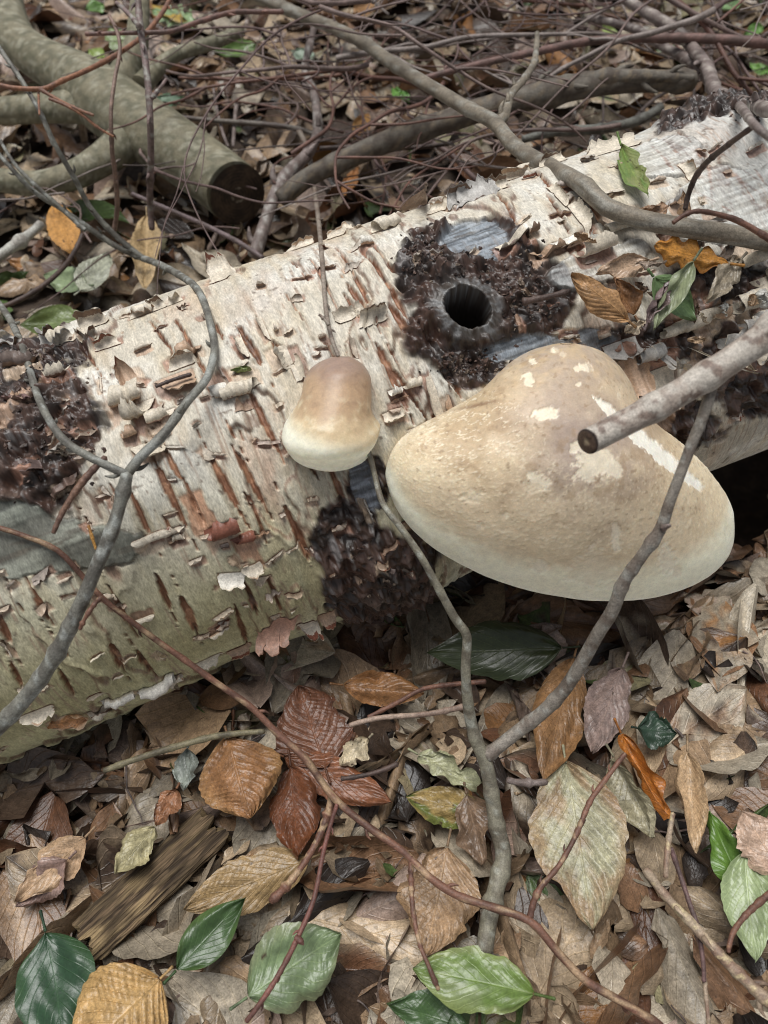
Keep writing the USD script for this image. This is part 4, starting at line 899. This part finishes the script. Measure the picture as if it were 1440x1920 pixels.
# ------------------------------------------------------------------ rotten wood slab
def slab(name, label, p0, p1, wpx, thick, zc, c0, c1, seed):
    a, b = onz(*p0, zc), onz(*p1, zc); ex = b - a; L = np.linalg.norm(ex); ex /= L
    mid = (a + b) / 2; W = wpx * ((mid - C_) @ F_) / FPX
    up = np.array([.1, -.2, 1.]); ey = np.cross(up, ex); ey /= np.linalg.norm(ey); ez = np.cross(ex, ey)
    n, m = 110, 220; t = np.linspace(0, 1, n); an = np.linspace(0, 2 * np.pi, m, endpoint=False)
    TT, AN = np.meshgrid(t, an, indexing='ij')
    ca, sa = np.cos(AN), np.sin(AN)
    sq = (np.abs(ca) ** 5 + np.abs(sa) ** 5) ** (-1 / 5.)
    y = ca * sq * W / 2; z = sa * sq * thick / 2
    rid = meshkit.fbm(np.stack([TT * 3.5, y * 520, z * 520], -1) + seed, 4, seed)
    blot = meshkit.fbm(np.stack([TT * 5, y * 90, z * 90], -1) + seed, 3, seed + 4)
    fac = 1 + .12 * (meshkit.fbm(np.stack([TT * 6, ca, sa], -1), 3, seed + 2) - .5) * 2
    endn = fbm2(y * 260, z * 160, 3, seed) ** 2 * .42
    x = (TT * (1 - endn * 1.0) + endn * .4) * L
    P = a + x[..., None] * ex + (y * fac + (rid - .5) * .0022 * np.sign(ca))[..., None] * ey + (z * fac + (rid - .5) * .0030)[..., None] * ez
    C = np.array(c0) + (np.array(c1) - np.array(c0)) * smst(.38, .62, rid)[..., None]
    C = mixc(C, np.array(c0) * .7, smst(.46, .66, blot + .25 * TT) * .75)
    C = mixc(C, np.array([.22, .15, .09]), smst(.5, .7, meshkit.fbm(np.stack([TT * 9, y * 700, z * 700], -1), 2, seed + 9)) * .5)
    root = thing(name, label, 'wood')
    obj('wood', P.reshape(-1, 3), grid_faces(n, m, wrap=True)[:, ::-1], M_wood, root, col=C.reshape(-1, 3), uv=np.stack([x, AN * .01], -1).reshape(-1, 2))
    for e in (0, -1):
        ring = P[e]; cen = ring.mean(0); v = np.concatenate([ring, cen + (ring - cen) * .5, [cen]])
        f = np.concatenate([grid_faces(2, m, wrap=True)[:, [0, 1, 2]], grid_faces(2, m, wrap=True)[:, [0, 2, 3]], [[2 * m, m + j, m + (j + 1) % m] for j in range(m)]])
        if e == 0: f = f[:, ::-1]
        obj('broken_end', v, f[:, ::-1], M_wood, root, col=np.tile(np.array(c1) * .6, (len(v), 1)), uv=v[:, :2])
slab('rotten_wood', 'split slab of rotten yellow brown wood lying in the litter at the lower left', (155,1775), (415,1535), 84, .014, .024, (.06,.042,.028), (.30,.215,.115), 4)

# ------------------------------------------------------------------ twigs and branches
def path3(pts, off, smooth=2.2, n=60, r=.002, depth=None, clear=.014):
    """pixel polyline -> points lying `off` metres nearer than the log or the ground behind (off: number or one per point)"""
    pts = np.array(pts, float); o = np.broadcast_to(np.asarray(off, float), (len(pts),))
    d = np.r_[0, np.cumsum(np.hypot(*np.diff(pts, axis=0).T))]; t = np.linspace(0, d[-1], n)
    X = PchipInterpolator(d, pts[:, 0])(t); Y = PchipInterpolator(d, pts[:, 1])(t); O = np.interp(t, d, o)
    if depth is not None:
        D = np.interp(t, d, np.asarray(depth, float))
        B = np.array([base_depth(x, y, .024) for x, y in zip(X, Y)])
        D = gaussian_filter1d(np.minimum(D, B - clear), 1.5, mode='nearest')
    else:
        B = np.array([base_depth(x, y, .040 if y > 1150 else .024) for x, y in zip(X, Y)])
        D = B - O
        for _ in range(3):
            D = np.minimum(gaussian_filter1d(D, n * .05 * smooth, mode='nearest'), B - np.minimum(O, r * 1.2))
    return np.array([at(x, y, dd) for x, y, dd in zip(X, Y, D)]), D
def wrad(w, D): # pixel widths (a list spread evenly) -> radii
    return np.interp(np.linspace(0, 1, len(D)), np.linspace(0, 1, len(w)), w) * .5 * D / FPX
GREY = ((.17, .165, .14), (.09, .083, .07)); LAV = ((.20, .16, .145), (.12, .09, .078)); REDT = ((.16, .078, .052), (.09, .045, .032)); DARK = ((.08, .052, .042), (.045, .03, .025)); OLV = ((.19, .165, .10), (.10, .085, .055))
tw = [0]
def twig(label, stems, colr, cat='twig', name='twig', group=None, m=None, pale=None, sides=10, nodes=8, bumpy=.05):
    """stems: list of (part name, pixel points, widths in px, offset[, depth list])"""
    root = thing(name, label, cat, group)
    for s in stems:
        tw[0] += 1
        P, D = path3(s[1], s[3], depth=s[4] if len(s) > 4 else None)
        v, f, c, uv = tube(P, wrad(s[2], D), sides, colr, seed=tw[0], n=90 if len(s[1]) > 3 else 30, nodes=nodes, bumpy=bumpy, pale=pale)
        obj(s[0], v, f, m or M_twig, root, col=c, uv=uv)
        if len(s[1]) > 5 and max(s[2]) < 30:
            rr2 = np.random.default_rng(900 + tw[0]); W_ = wrad(s[2], D)
            for q_ in np.linspace(.08, .92, 6) + rr2.uniform(-.06, .06, 6):
                i_ = int(q_ * (len(P) - 2)); dd_ = P[i_ + 1] - P[i_]; dd_ /= np.linalg.norm(dd_); sd_ = np.cross(dd_, rr2.normal(0, 1, 3)); sd_ /= np.linalg.norm(sd_); r_ = max(W_[i_], .0009)
                bp = np.array([P[i_] + sd_ * r_ * .7, P[i_] + sd_ * r_ * 1.7 + dd_ * r_ * .9, P[i_] + sd_ * r_ * 2.3 + dd_ * r_ * 2.6])
                v, f, c, uv = tube(bp, [r_ * .55, r_ * .5, r_ * .12], 7, (np.array(colr[0]) * 1.1, np.array(colr[1]) * .7), seed=tw[0], n=9)
                obj('bud', v, f, m or M_twig, root, col=c, uv=uv)
    return root
# forked grey twig across the left of the log
twig('grey forked twig crossing the left end of the log', [
  ('stem', [(-40,1395),(0,1360),(60,1293),(100,1235),(150,1135),(182,1060),(215,980),(238,890)], (32,30,26,23), .022),
  ('branch', [(238,890),(268,852),(300,822),(350,755),(392,700),(402,655),(390,590),(372,545),(330,512),(270,485)], (19,16,14,13), .020),
  ('branch', [(238,890),(205,875),(165,855),(125,830),(95,792),(68,735),(52,680),(38,640),(18,598),(-10,560)], (17,15,13,12), [.02,.02,.02,.021,.023,.027,.032,.038,.045,.055]),
  ('branch', [(270,485),(210,435),(170,390),(140,335),(100,265),(75,210),(40,150),(0,92),(-20,60)], (11,10,9,9), [.035,.06,.10,.15,.22,.26,.30,.33,.34]),
  ('branch', [(270,485),(215,460),(170,430),(120,395),(65,360),(30,325),(-5,285)], (12,10,9,8), [.035,.05,.08,.11,.14,.17,.19]),
  ('side_twig', [(160,432),(130,405),(75,355),(30,310),(0,262)], (9,8,7,6), [.09,.11,.15,.18,.21])], GREY, pale=(.30,.31,.285), name='forked_twig')
# cut stick over the big fungus with its forked twig
stick_d = [.292, .288, .284, .28, .272]
root = twig('thick grey stick with a sawn end lying across the big fungus', [], LAV, name='cut_stick', cat='stick')
P, D = path3([(1102,828),(1190,783),(1260,745),(1330,702),(1440,628),(1540,560)], 0, depth=[.290,.290,.289,.288,.284,.280])
dn = P[0] - P[3]; dn /= np.linalg.norm(dn)
toc = C_ - P[0]; toc /= np.linalg.norm(toc); cn = dn * .80 + toc * .42; cn /= np.linalg.norm(cn)
v, f, c, uv = tube(P, wrad((50,50,52,56,62), D), 32, ((.40,.36,.31),(.29,.24,.20)), seed=5, n=170, nodes=4, bumpy=.03, flat_end=True, pale=(.13,.085,.065), cut=cn)
obj('stem', v, f, M_twig, root, col=c, uv=uv)
ax_ = dn; rr_ = D[0] * 25.0 / FPX
b1 = np.cross(dn, [0, 0, 1]); b1 /= np.linalg.norm(b1); b2 = np.cross(b1, dn)
rg = np.linspace(0, 1, 12); an = np.linspace(0, 2 * np.pi, 36, endpoint=False)
RG, AN = np.meshgrid(rg, an, indexing='ij')
ev = (RG * rr_ * .985)[..., None] * (np.cos(AN)[..., None] * b1 + np.sin(AN)[..., None] * b2)
ev = P[0] + ev - ((ev @ cn) / (dn @ cn))[..., None] * dn + cn * .0007 - (cn * .0006) * (RG ** 8)[..., None]
ec = mixc(np.broadcast_to(np.array([.085,.055,.04]), RG.shape + (3,)).copy(), (.34,.27,.18), smst(.45, .1, RG + .35 * np.abs(np.cos(AN * 1.5 + .4)) * RG) * .9)
ec = mixc(ec, (.03,.02,.018), smst(.8, .95, RG))
obj('sawn_end', ev.reshape(-1, 3), grid_faces(12, 36, wrap=True), M_crumb, root, col=ec.reshape(-1, 3))
P, D = path3([(1338,712),(1320,775),(1300,825),(1275,890),(1256,940),(1240,988),(1205,1040),(1168,1095),(1148,1145),(1120,1190),(1092,1240),(1060,1290),(1020,1333),(970,1372),(912,1418)], 0,
             depth=[.290,.293,.297,.300,.303,.307,.312,.320,.328,.338,.348,.358,.366,.370,.372])
v, f, c, uv = tube(P, wrad((22,20,22,26,26,26), D), 12, ((.21,.185,.155),(.13,.105,.085)), seed=8, n=150, nodes=7, pale=(.28,.27,.24)); obj('branch', v, f, M_twig, root, col=c, uv=uv)
P, D = path3([(690,840),(700,880),(716,940),(752,990),(790,1045),(822,1103),(852,1158),(876,1197),(873,1250),(879,1330),(893,1388),(910,1428),(922,1490),(932,1550),(944,1605),(932,1660),(918,1720),(908,1785)], 0,
             depth=[.352,.347,.342,.340,.341,.345,.350,.355,.360,.368,.372,.372,.374,.374,.373,.375,.378,.383])
v, f, c, uv = tube(P, wrad((9,12,14,17,20,26,30,32,32), D), 12, ((.19,.175,.13),(.115,.10,.075)), seed=9, n=170, nodes=9, pale=(.27,.27,.23)); obj('branch', v, f, M_twig, root, col=c, uv=uv)
P, D = path3([(1243,990),(1256,985)], 0, depth=[.305,.301]); v, f, c, uv = tube(P, wrad((14,7), D), 8, LAV, seed=2, n=6); obj('bud', v, f, M_twig, root, col=c, uv=uv)
twig('thin straight grey twig standing up behind the small fungus', [
  ('stem', [(560,245),(578,285),(588,345),(598,420),(605,500),(611,580),(618,620),(634,668)], (11,9,9,8), .016),
  ('side_twig', [(598,590),(611,602),(616,610)], (5,6), .016)], ((.25,.21,.17),(.15,.11,.085)), name='thin_twig')
twig('long red brown twig running diagonally across log and litter', [
  ('stem', [(-20,985),(60,1010),(105,1030),(150,1075),(190,1120),(240,1160),(300,1205),(350,1240),(420,1290),(470,1325),(520,1375),(570,1420),(625,1495),(690,1550),(760,1600),(800,1640),(860,1680),(920,1700),(990,1725),(1050,1790),(1100,1840),(1160,1875),(1240,1925)], (10,11,12,14,14,15,16), .018),
  ('side_twig', [(622,1497),(602,1560),(562,1630),(508,1690)], (15,12,12,13), .016),
  ('side_twig', [(993,1728),(1005,1680),(1050,1620),(1078,1570),(1108,1500),(1135,1462),(1172,1413)], (12,10,9,10,8), [.018,.022,.026,.028,.03,.03,.03]),
  ('side_twig', [(770,1605),(772,1680),(784,1760),(804,1812),(822,1855)], (9,9,8,8), .014),
  ('side_twig', [(190,1120),(172,1140),(150,1180)], (7,8,5), .026)], REDT, pale=(.36,.25,.15), name='red_twig', nodes=24)
twig('thin dark red twig over the pale green leaf', [
  ('stem', [(632,1508),(608,1590),(590,1680),(555,1765),(518,1835),(462,1915)], (8,9,10,10), .020),
  ('bud', [(553,1757),(563,1764),(569,1772)], (8,10,3), .020)], ((.17,.07,.055),(.10,.045,.035)), name='thin_twig')
twig('mottled yellowish grey twig at the lower right corner', [
  ('stem', [(1210,1630),(1250,1682),(1300,1735),(1350,1790),(1400,1840),(1470,1905)], (13,18,20,22), .020),
  ('side_twig', [(1248,1645),(1252,1590),(1262,1525)], (9,10,8), .02),
  ('side_twig', [(1298,1735),(1318,1800),(1322,1850),(1330,1930)], (9,8,8,7), .010)], ((.31,.24,.17),(.19,.12,.085)), pale=(.47,.38,.22), nodes=14)
twig('dark red twig entering at the right edge near the pale green leaf', [('stem', [(1460,1665),(1420,1695),(1388,1728),(1372,1755),(1366,1785)], (14,12,10,8), .026)], REDT, name='red_twig', pale=(.3,.17,.1))
twig('slender bent purple twig beside the orange rolled leaf', [('stem', [(1258,1590),(1275,1640),(1295,1700),(1310,1745),(1320,1840)], (9,9,9,8), .016)], ((.13,.075,.07),(.08,.05,.045)), name='thin_twig')
twig('thin tan twig lying at the foot of the log', [('stem', [(195,1445),(250,1425),(330,1400),(420,1378),(495,1372)], (11,13,12,10), .014)], OLV)
twig('thin brown twig right of the foot of the log', [('stem', [(655,1360),(720,1345),(790,1340),(868,1325)], (9,10,10,12), .014)], ((.3,.22,.17),(.19,.13,.1)))
twig('dark red twig under the big fungus beside the blackish green leaf', [('stem', [(690,1345),(740,1320),(800,1290),(860,1282),(910,1278)], (8,9,9,10), .012)], REDT, name='red_twig')
twig('short grey twig beside the silvery leaf', [('stem', [(950,1462),(985,1468),(1025,1466)], (11,13,12), .016)], LAV)
twig('dark red stalk in the brown leaves, centre of the litter', [('stem', [(640,1460),(690,1452),(745,1432)], (8,9,10), .02)], DARK)
twig('thin dark twig resting on the wound at the left of the log', [('stem', [(100,1000),(115,965),(150,910),(180,875),(198,858)], (8,11,14,12), .020)], ((.16,.09,.06),(.10,.055,.04)), name='thin_twig')
twig('short black stalk on the bark left of the bark roll', [('stem', [(292,725),(325,712),(358,702)], (6,7,8), .005)], DARK, name='thin_twig')
twig('short twig stub right of the knot hole', [('stem', [(980,566),(1020,558),(1068,546)], (13,11,9), .010)], DARK)
twig('tiny orange needle on the grey bare patch at the left', [('stem', [(166,985),(172,1005),(180,1030)], (4,6,5), .004)], ((.42,.22,.06),(.3,.14,.04)), name='needle')
# branch across the upper right
twig('long grey brown branch sweeping across the upper right over the log', [
  ('stem', [(470,-15),(540,18),(620,50),(690,85),(720,108),(770,140),(820,170),(870,200),(930,232),(958,268),(1000,297),(1050,322),(1100,352),(1130,384),(1195,410),(1270,425),(1345,436),(1470,458)], (22,22,24,26,30,34,36,38), 0,
    [.86,.80,.74,.68,.655,.62,.585,.555,.52,.495,.47,.45,.43,.415,.402,.395,.388,.38]),
  ('side_twig', [(930,232),(948,212),(957,180),(985,145),(1003,112),(1007,62)], (20,15,14,12,9), 0, [.52,.525,.54,.56,.58,.61])],
  ((.19,.16,.12),(.115,.095,.07)), name='branch', cat='branch', sides=14, pale=(.26,.25,.215), bumpy=.05)
# grey bough with a rotten top lying behind
twig('thick dark grey bough with rotten pale top behind the log', [
  ('stem', [(525,375),(580,332),(650,298),(720,268),(830,230),(905,205),(985,185),(1080,165),(1180,152),(1300,152)], (34,36,40,42,44,42,34), [.03,.06,.09,.12,.15,.18,.20,.215,.225,.22]),
  ('rotten_strip', [(930,182),(1000,166),(1080,152),(1140,146),(1210,144),(1300,147)], (10,20,26,28,22,14), [.19,.208,.222,.232,.238,.232])], ((.125,.11,.09),(.07,.055,.043)), name='bough', cat='branch', m=M_smooth, sides=20, bumpy=.07, pale=(.16,.125,.085))
twig('lilac grey curved branch beside the cut wood face', [
  ('stem', [(478,480),(495,425),(512,375),(543,322),(578,287),(596,240),(590,180),(572,130),(582,80),(592,40)], (26,24,26,20,16,14,12), [.02,.03,.04,.06,.07,.08,.08,.08,.08,.08])], LAV, name='branch', cat='branch', pale=(.34,.32,.29))
# right-hand branches
twig('smooth lilac brown branch bent at the upper right corner', [
  ('stem', [(1150,-15),(1215,25),(1262,52),(1300,92),(1328,132),(1342,172),(1385,190),(1460,210)], (16,20,22,24,26,24), [.24,.24,.23,.215,.20,.185,.17,.15]),
  ('branch', [(1345,176),(1385,198),(1415,235),(1460,268)], (18,16,14), [.185,.17,.15,.13]),
  ('branch', [(1100,35),(1190,55),(1240,85),(1300,120),(1342,172)], (12,15,18,20), [.24,.225,.215,.20,.188])], LAV, name='branch', cat='branch', pale=(.36,.32,.28))
twig('dark red twig arching over the white bark at the right', [('stem', [(1412,238),(1362,274),(1322,308),(1300,340),(1285,392)], (10,11,11,9), [.10,.07,.045,.025,.008])], DARK, name='red_twig')
twig('dark red twig running along the sweeping branch at the right', [('stem', [(1262,418),(1308,396),(1365,407),(1420,434),(1470,470)], (8,9,11,14), .036)], REDT, name='red_twig')
twig('straight red brown rod crossing the top right', [('stem', [(790,148),(900,120),(1000,98),(1120,76),(1250,71),(1460,84)], (10,13,15,17,19), .24)], ((.17,.10,.085),(.10,.065,.055)), name='branch', cat='branch')
twig('dark branch crossing low behind the log, right of the rotten bough', [('stem', [(980,262),(1040,248),(1120,242),(1190,228),(1240,200)], (14,18,18,16), .10)], ((.15,.15,.13),(.08,.075,.065)), name='branch', cat='branch')
# upper left
twig('upright dark twig in front of the cut wood trunk', [
  ('stem', [(258,-15),(263,50),(272,110),(280,190),(283,290),(281,365),(285,430)], (12,13,13,12,11), [.42,.38,.32,.27,.20,.11,.03]),
  ('side_twig', [(262,52),(245,30),(218,5)], (10,8,7), [.38,.39,.40]), ('side_twig', [(284,185),(300,165),(312,148)], (8,7,5), [.28,.29,.30])], ((.17,.12,.11),(.10,.07,.06)), name='upright_twig', pale=(.28,.27,.24))
twig('red brown twig forking over the cut wood trunk at the left', [
  ('stem', [(325,-15),(280,55),(235,92),(175,126),(120,150),(75,167),(-20,152)], (8,9,9,8), .30),
  ('branch', [(75,167),(125,195),(175,216)], (7,6,5), [.30,.28,.27]), ('branch', [(92,185),(150,212),(185,240),(213,256)], (6,6,4), [.29,.27,.25,.23]), ('side_twig', [(72,168),(73,195),(74,215)], (5,4,4), .28)], ((.24,.11,.06),(.15,.075,.05)), name='red_twig')
twig('horizontal red brown twig at the top left', [('stem', [(160,64),(230,62),(310,60),(375,40),(450,22),(530,22)], (7,8,9,9), .36)], ((.17,.09,.07),(.10,.06,.05)), name='red_twig')
twig('thin wavy brown twig standing left of the upright dark twig', [('stem', [(205,30),(225,90),(215,150),(208,215),(210,280),(215,320),(220,380),(212,440)], (7,7,8,9,9), [.38,.35,.31,.27,.23,.19,.12,.03])], ((.2,.13,.1),(.13,.085,.065)), name='thin_twig')
twig('purple brown twig leaning against the log below the cut face', [('stem', [(248,363),(310,390),(380,420),(440,450),(492,484)], (7,8,9,10), .075)], ((.15,.11,.11),(.09,.065,.06)), name='thin_twig')
twig('pale grey stick end at the left edge behind the log', [('stem', [(-20,492),(35,455),(78,420)], (20,19,16), .05)], ((.38,.37,.33),(.25,.23,.2)), name='stick', cat='stick')
twig('blackish twig hanging at the left behind the log', [('stem', [(155,440),(120,500),(50,555),(-10,580)], (9,9,10,9), .03)], DARK, name='thin_twig')
twig('dark slim twig right of the cut wood trunk', [('stem', [(318,218),(400,226),(480,232),(550,240),(612,262)], (8,9,10,9), .04)], ((.13,.11,.09),(.08,.06,.05)), name='thin_twig')
twig('dark horizontal twig above the grey bough', [('stem', [(600,278),(660,276),(760,277),(850,268)], (8,9,9,7), .07)], DARK, name='thin_twig')
twig('fine red twig across the litter at the top centre', [('stem', [(335,146),(450,148),(560,148),(640,140)], (6,7,7,6), .05)], REDT, name='thin_twig')
twig('thin forked brown twig in the litter behind the log', [('stem', [(555,515),(540,330)], (1,1), .02)] if False else [('stem', [(400,160),(415,240),(428,275)], (5,6,6), .03), ('side_twig', [(445,185),(440,230),(437,275)], (7,7,7), .03)], LAV, name='thin_twig')

# ------------------------------------------------------------------ cut wood at the upper left
cut = thing('cut_log', 'olive grey forked beech log with a dark sawn face, behind the birch log', 'log')
def limb(name, pts, w, z, sides=26, n=70, flat=False, cut_n=None):
    A = np.array([onz(x, y, zz) for (x, y), zz in zip(pts, z)]); dep = np.array([(a - C_) @ F_ for a in A])
    v, f, c, uv = tube(A, np.array(w) * .5 * dep / FPX, sides, ((.185,.165,.11),(.115,.108,.07)), seed=len(name) + len(pts), n=n, bumpy=.025, flat_end=flat, pale=(.27,.255,.19), cut=cut_n)
    obj(name, v, f, M_smooth, cut, col=c, uv=uv); return A, dep
pa_, pb_ = onz(445, 365, .042), onz(395, 325, .046); cdir = (pa_ - pb_) / np.linalg.norm(pa_ - pb_); toc = C_ - pa_; toc /= np.linalg.norm(toc); cutn = cdir * .8 + toc * .3; cutn /= np.linalg.norm(cutn)
A, dep = limb('trunk', [(445,365),(395,325),(330,280),(270,240),(205,195),(150,150),(90,120),(40,85),(10,20),(0,-60)], (112,112,114,118,122,98,82,74,72,72), (.042,.046,.052,.058,.064,.070,.075,.08,.085,.09), n=160, sides=40, cut_n=cutn)
limb('limb', [(215,205),(150,200),(80,203),(0,208),(-80,212)], (84,60,52,48,46), (.066,.062,.060,.058,.058))
limb('limb', [(255,250),(190,300),(130,332),(70,345),(0,338),(-60,330)], (78,58,50,46,44,42), (.055,.05,.045,.042,.042,.042))
limb('limb', [(205,190),(238,130),(258,70),(262,10),(262,-50)], (80,52,42,36,34), (.066,.085,.10,.115,.13))
limb('limb', [(262,165),(295,128),(335,100),(395,82),(456,55)], (44,30,25,24,22), (.075,.08,.085,.09,.095), sides=14)
dn = A[0] - A[1]; dn /= np.linalg.norm(dn)
toc = C_ - A[0]; toc /= np.linalg.norm(toc)
b1 = np.cross(dn, [0, 0, 1]); b1 /= np.linalg.norm(b1); b2 = np.cross(b1, dn)
rr_ = 57.0 * dep[0] / FPX
RG, AN = np.meshgrid(np.linspace(0, 1, 26), np.linspace(0, 2 * np.pi, 60, endpoint=False), indexing='ij')
ev = (RG * rr_ * .985)[..., None] * (np.cos(AN)[..., None] * b1 + np.sin(AN)[..., None] * b2)
ev = A[0] + ev - ((ev @ cutn) / (dn @ cutn))[..., None] * dn + cutn * .0012
nn = meshkit.fbm(ev * 120, 4, 3)
ec = mixc(np.broadcast_to(np.array([.022,.016,.012]), RG.shape + (3,)).copy(), (.06,.04,.026), smst(.42, .6, nn + .10 * np.sin(RG * 60)))
ec = mixc(ec, (.5,.45,.35), smst(.05, .03, np.abs(RG - .22)) * smst(.5, .65, nn) * .5)
obj('sawn_face', ev.reshape(-1, 3), grid_faces(26, 60, wrap=True), M_crumb, cut, col=ec.reshape(-1, 3))

# ------------------------------------------------------------------ brush pile of dead twigs behind
rb = np.random.default_rng(5)
def brush(x, y, z, yaw, L, r0, colr, nside, label, group):
    n = 9; p = np.array([x, y, z]); a = yaw; pitch = rb.normal(0.05, .12); pts = [p]
    for k in range(n - 1):
        a += rb.normal(0, .30); pitch = pitch * .8 + rb.normal(0, .10) - (.10 if pts[-1][2] > .12 else 0) + (.12 if pts[-1][2] < .012 else 0)
        p = p + np.array([math.cos(a) * math.cos(pitch), math.sin(a) * math.cos(pitch), math.sin(pitch)]) * L / (n - 1); pts.append(p)
    pts = np.array(pts); pts[:, 2] = np.maximum(pts[:, 2], .012)
    sd = int(rb.integers(10000)); root = thing('brush_twig', label(pts[3:6].mean(0)), 'twig', group)
    v, f, c, uv = tube(pts, np.linspace(r0, r0 * .4, n), 7, colr, seed=sd, n=40, nodes=6); obj('stem', v, f, M_twig, root, col=c, uv=uv)
    for s in range(nside):
        i = rb.integers(1, n - 1); q = pts[i]; d = pts[i + 1] - pts[i]; d /= np.linalg.norm(d)
        b = a + rb.choice([-1, 1]) * rb.uniform(.4, 1.0); l2 = L * rb.uniform(.2, .45)
        d2 = np.array([math.cos(b), math.sin(b), rb.uniform(-.2, .35)]); d2 /= np.linalg.norm(d2)
        sp = [q]
        for k in range(4): sp.append(sp[-1] + d2 * l2 / 4 + rb.normal(0, l2 * .03, 3))
        sp = np.array(sp); sp[:, 2] = np.maximum(sp[:, 2], .01)
        v, f, c, uv = tube(sp, np.linspace(r0 * .55, r0 * .25, 5), 6, colr, seed=sd + s, n=16, nodes=2); obj('side_twig', v, f, M_twig, root, col=c, uv=uv)
BN = ['dark brown', 'brown', 'greyish', 'reddish', 'blackish']
BC = [((.13,.085,.075),(.08,.05,.045)), ((.17,.12,.105),(.10,.07,.06)), ((.24,.20,.18),(.15,.12,.105)), ((.15,.075,.055),(.09,.05,.04)), ((.10,.075,.065),(.055,.04,.035))]
for k in range(150):
    y = rb.uniform(.62, 1.22); x = rb.uniform(-.16, .62) * (y / 1.0)
    c = rb.integers(5); L = rb.uniform(.15, .42)
    brush(x, y, rb.uniform(.02, .19), rb.choice([0, math.pi]) + rb.normal(.15, .8), L, rb.uniform(.0008, .0014) if rb.random() < .5 else rb.uniform(.0014, .0030), BC[c], int(rb.integers(2, 6)), lambda P, c=c, L=L: where(('long ' if L > .28 else 'short ') + BN[c] + ' dead twig in the brush', P, FAR), 'twigs of the brush pile')
for k in range(26):
    y = rb.uniform(.55, 1.2); x = -rb.uniform(-.05, .45) * (y / 1.0)
    brush(x, y, rb.uniform(.02, .07), rb.uniform(0, 6.3), rb.uniform(.08, .24), rb.uniform(.0008, .0018), BC[rb.integers(5)], int(rb.integers(0, 3)),
          lambda P: where('thin dead twig lying', P, FAR), 'twigs behind the log at the left')
for k in range(30):
    x, y = rb.uniform(-.22, .24), rb.uniform(-.02, .2)
    i, j = hidx(np.array([x, y, 0.]))
    if log_dist(x, y)[0] < LR * 1.0: continue
    brush(x, y, HM[i, j] + .002, rb.uniform(0, 6.3), rb.uniform(.02, .07), rb.uniform(.0004, .0009), BC[rb.integers(5)], 0, lambda P: where('tiny bit of twig', P, LM), 'bits of twig in front of the log')
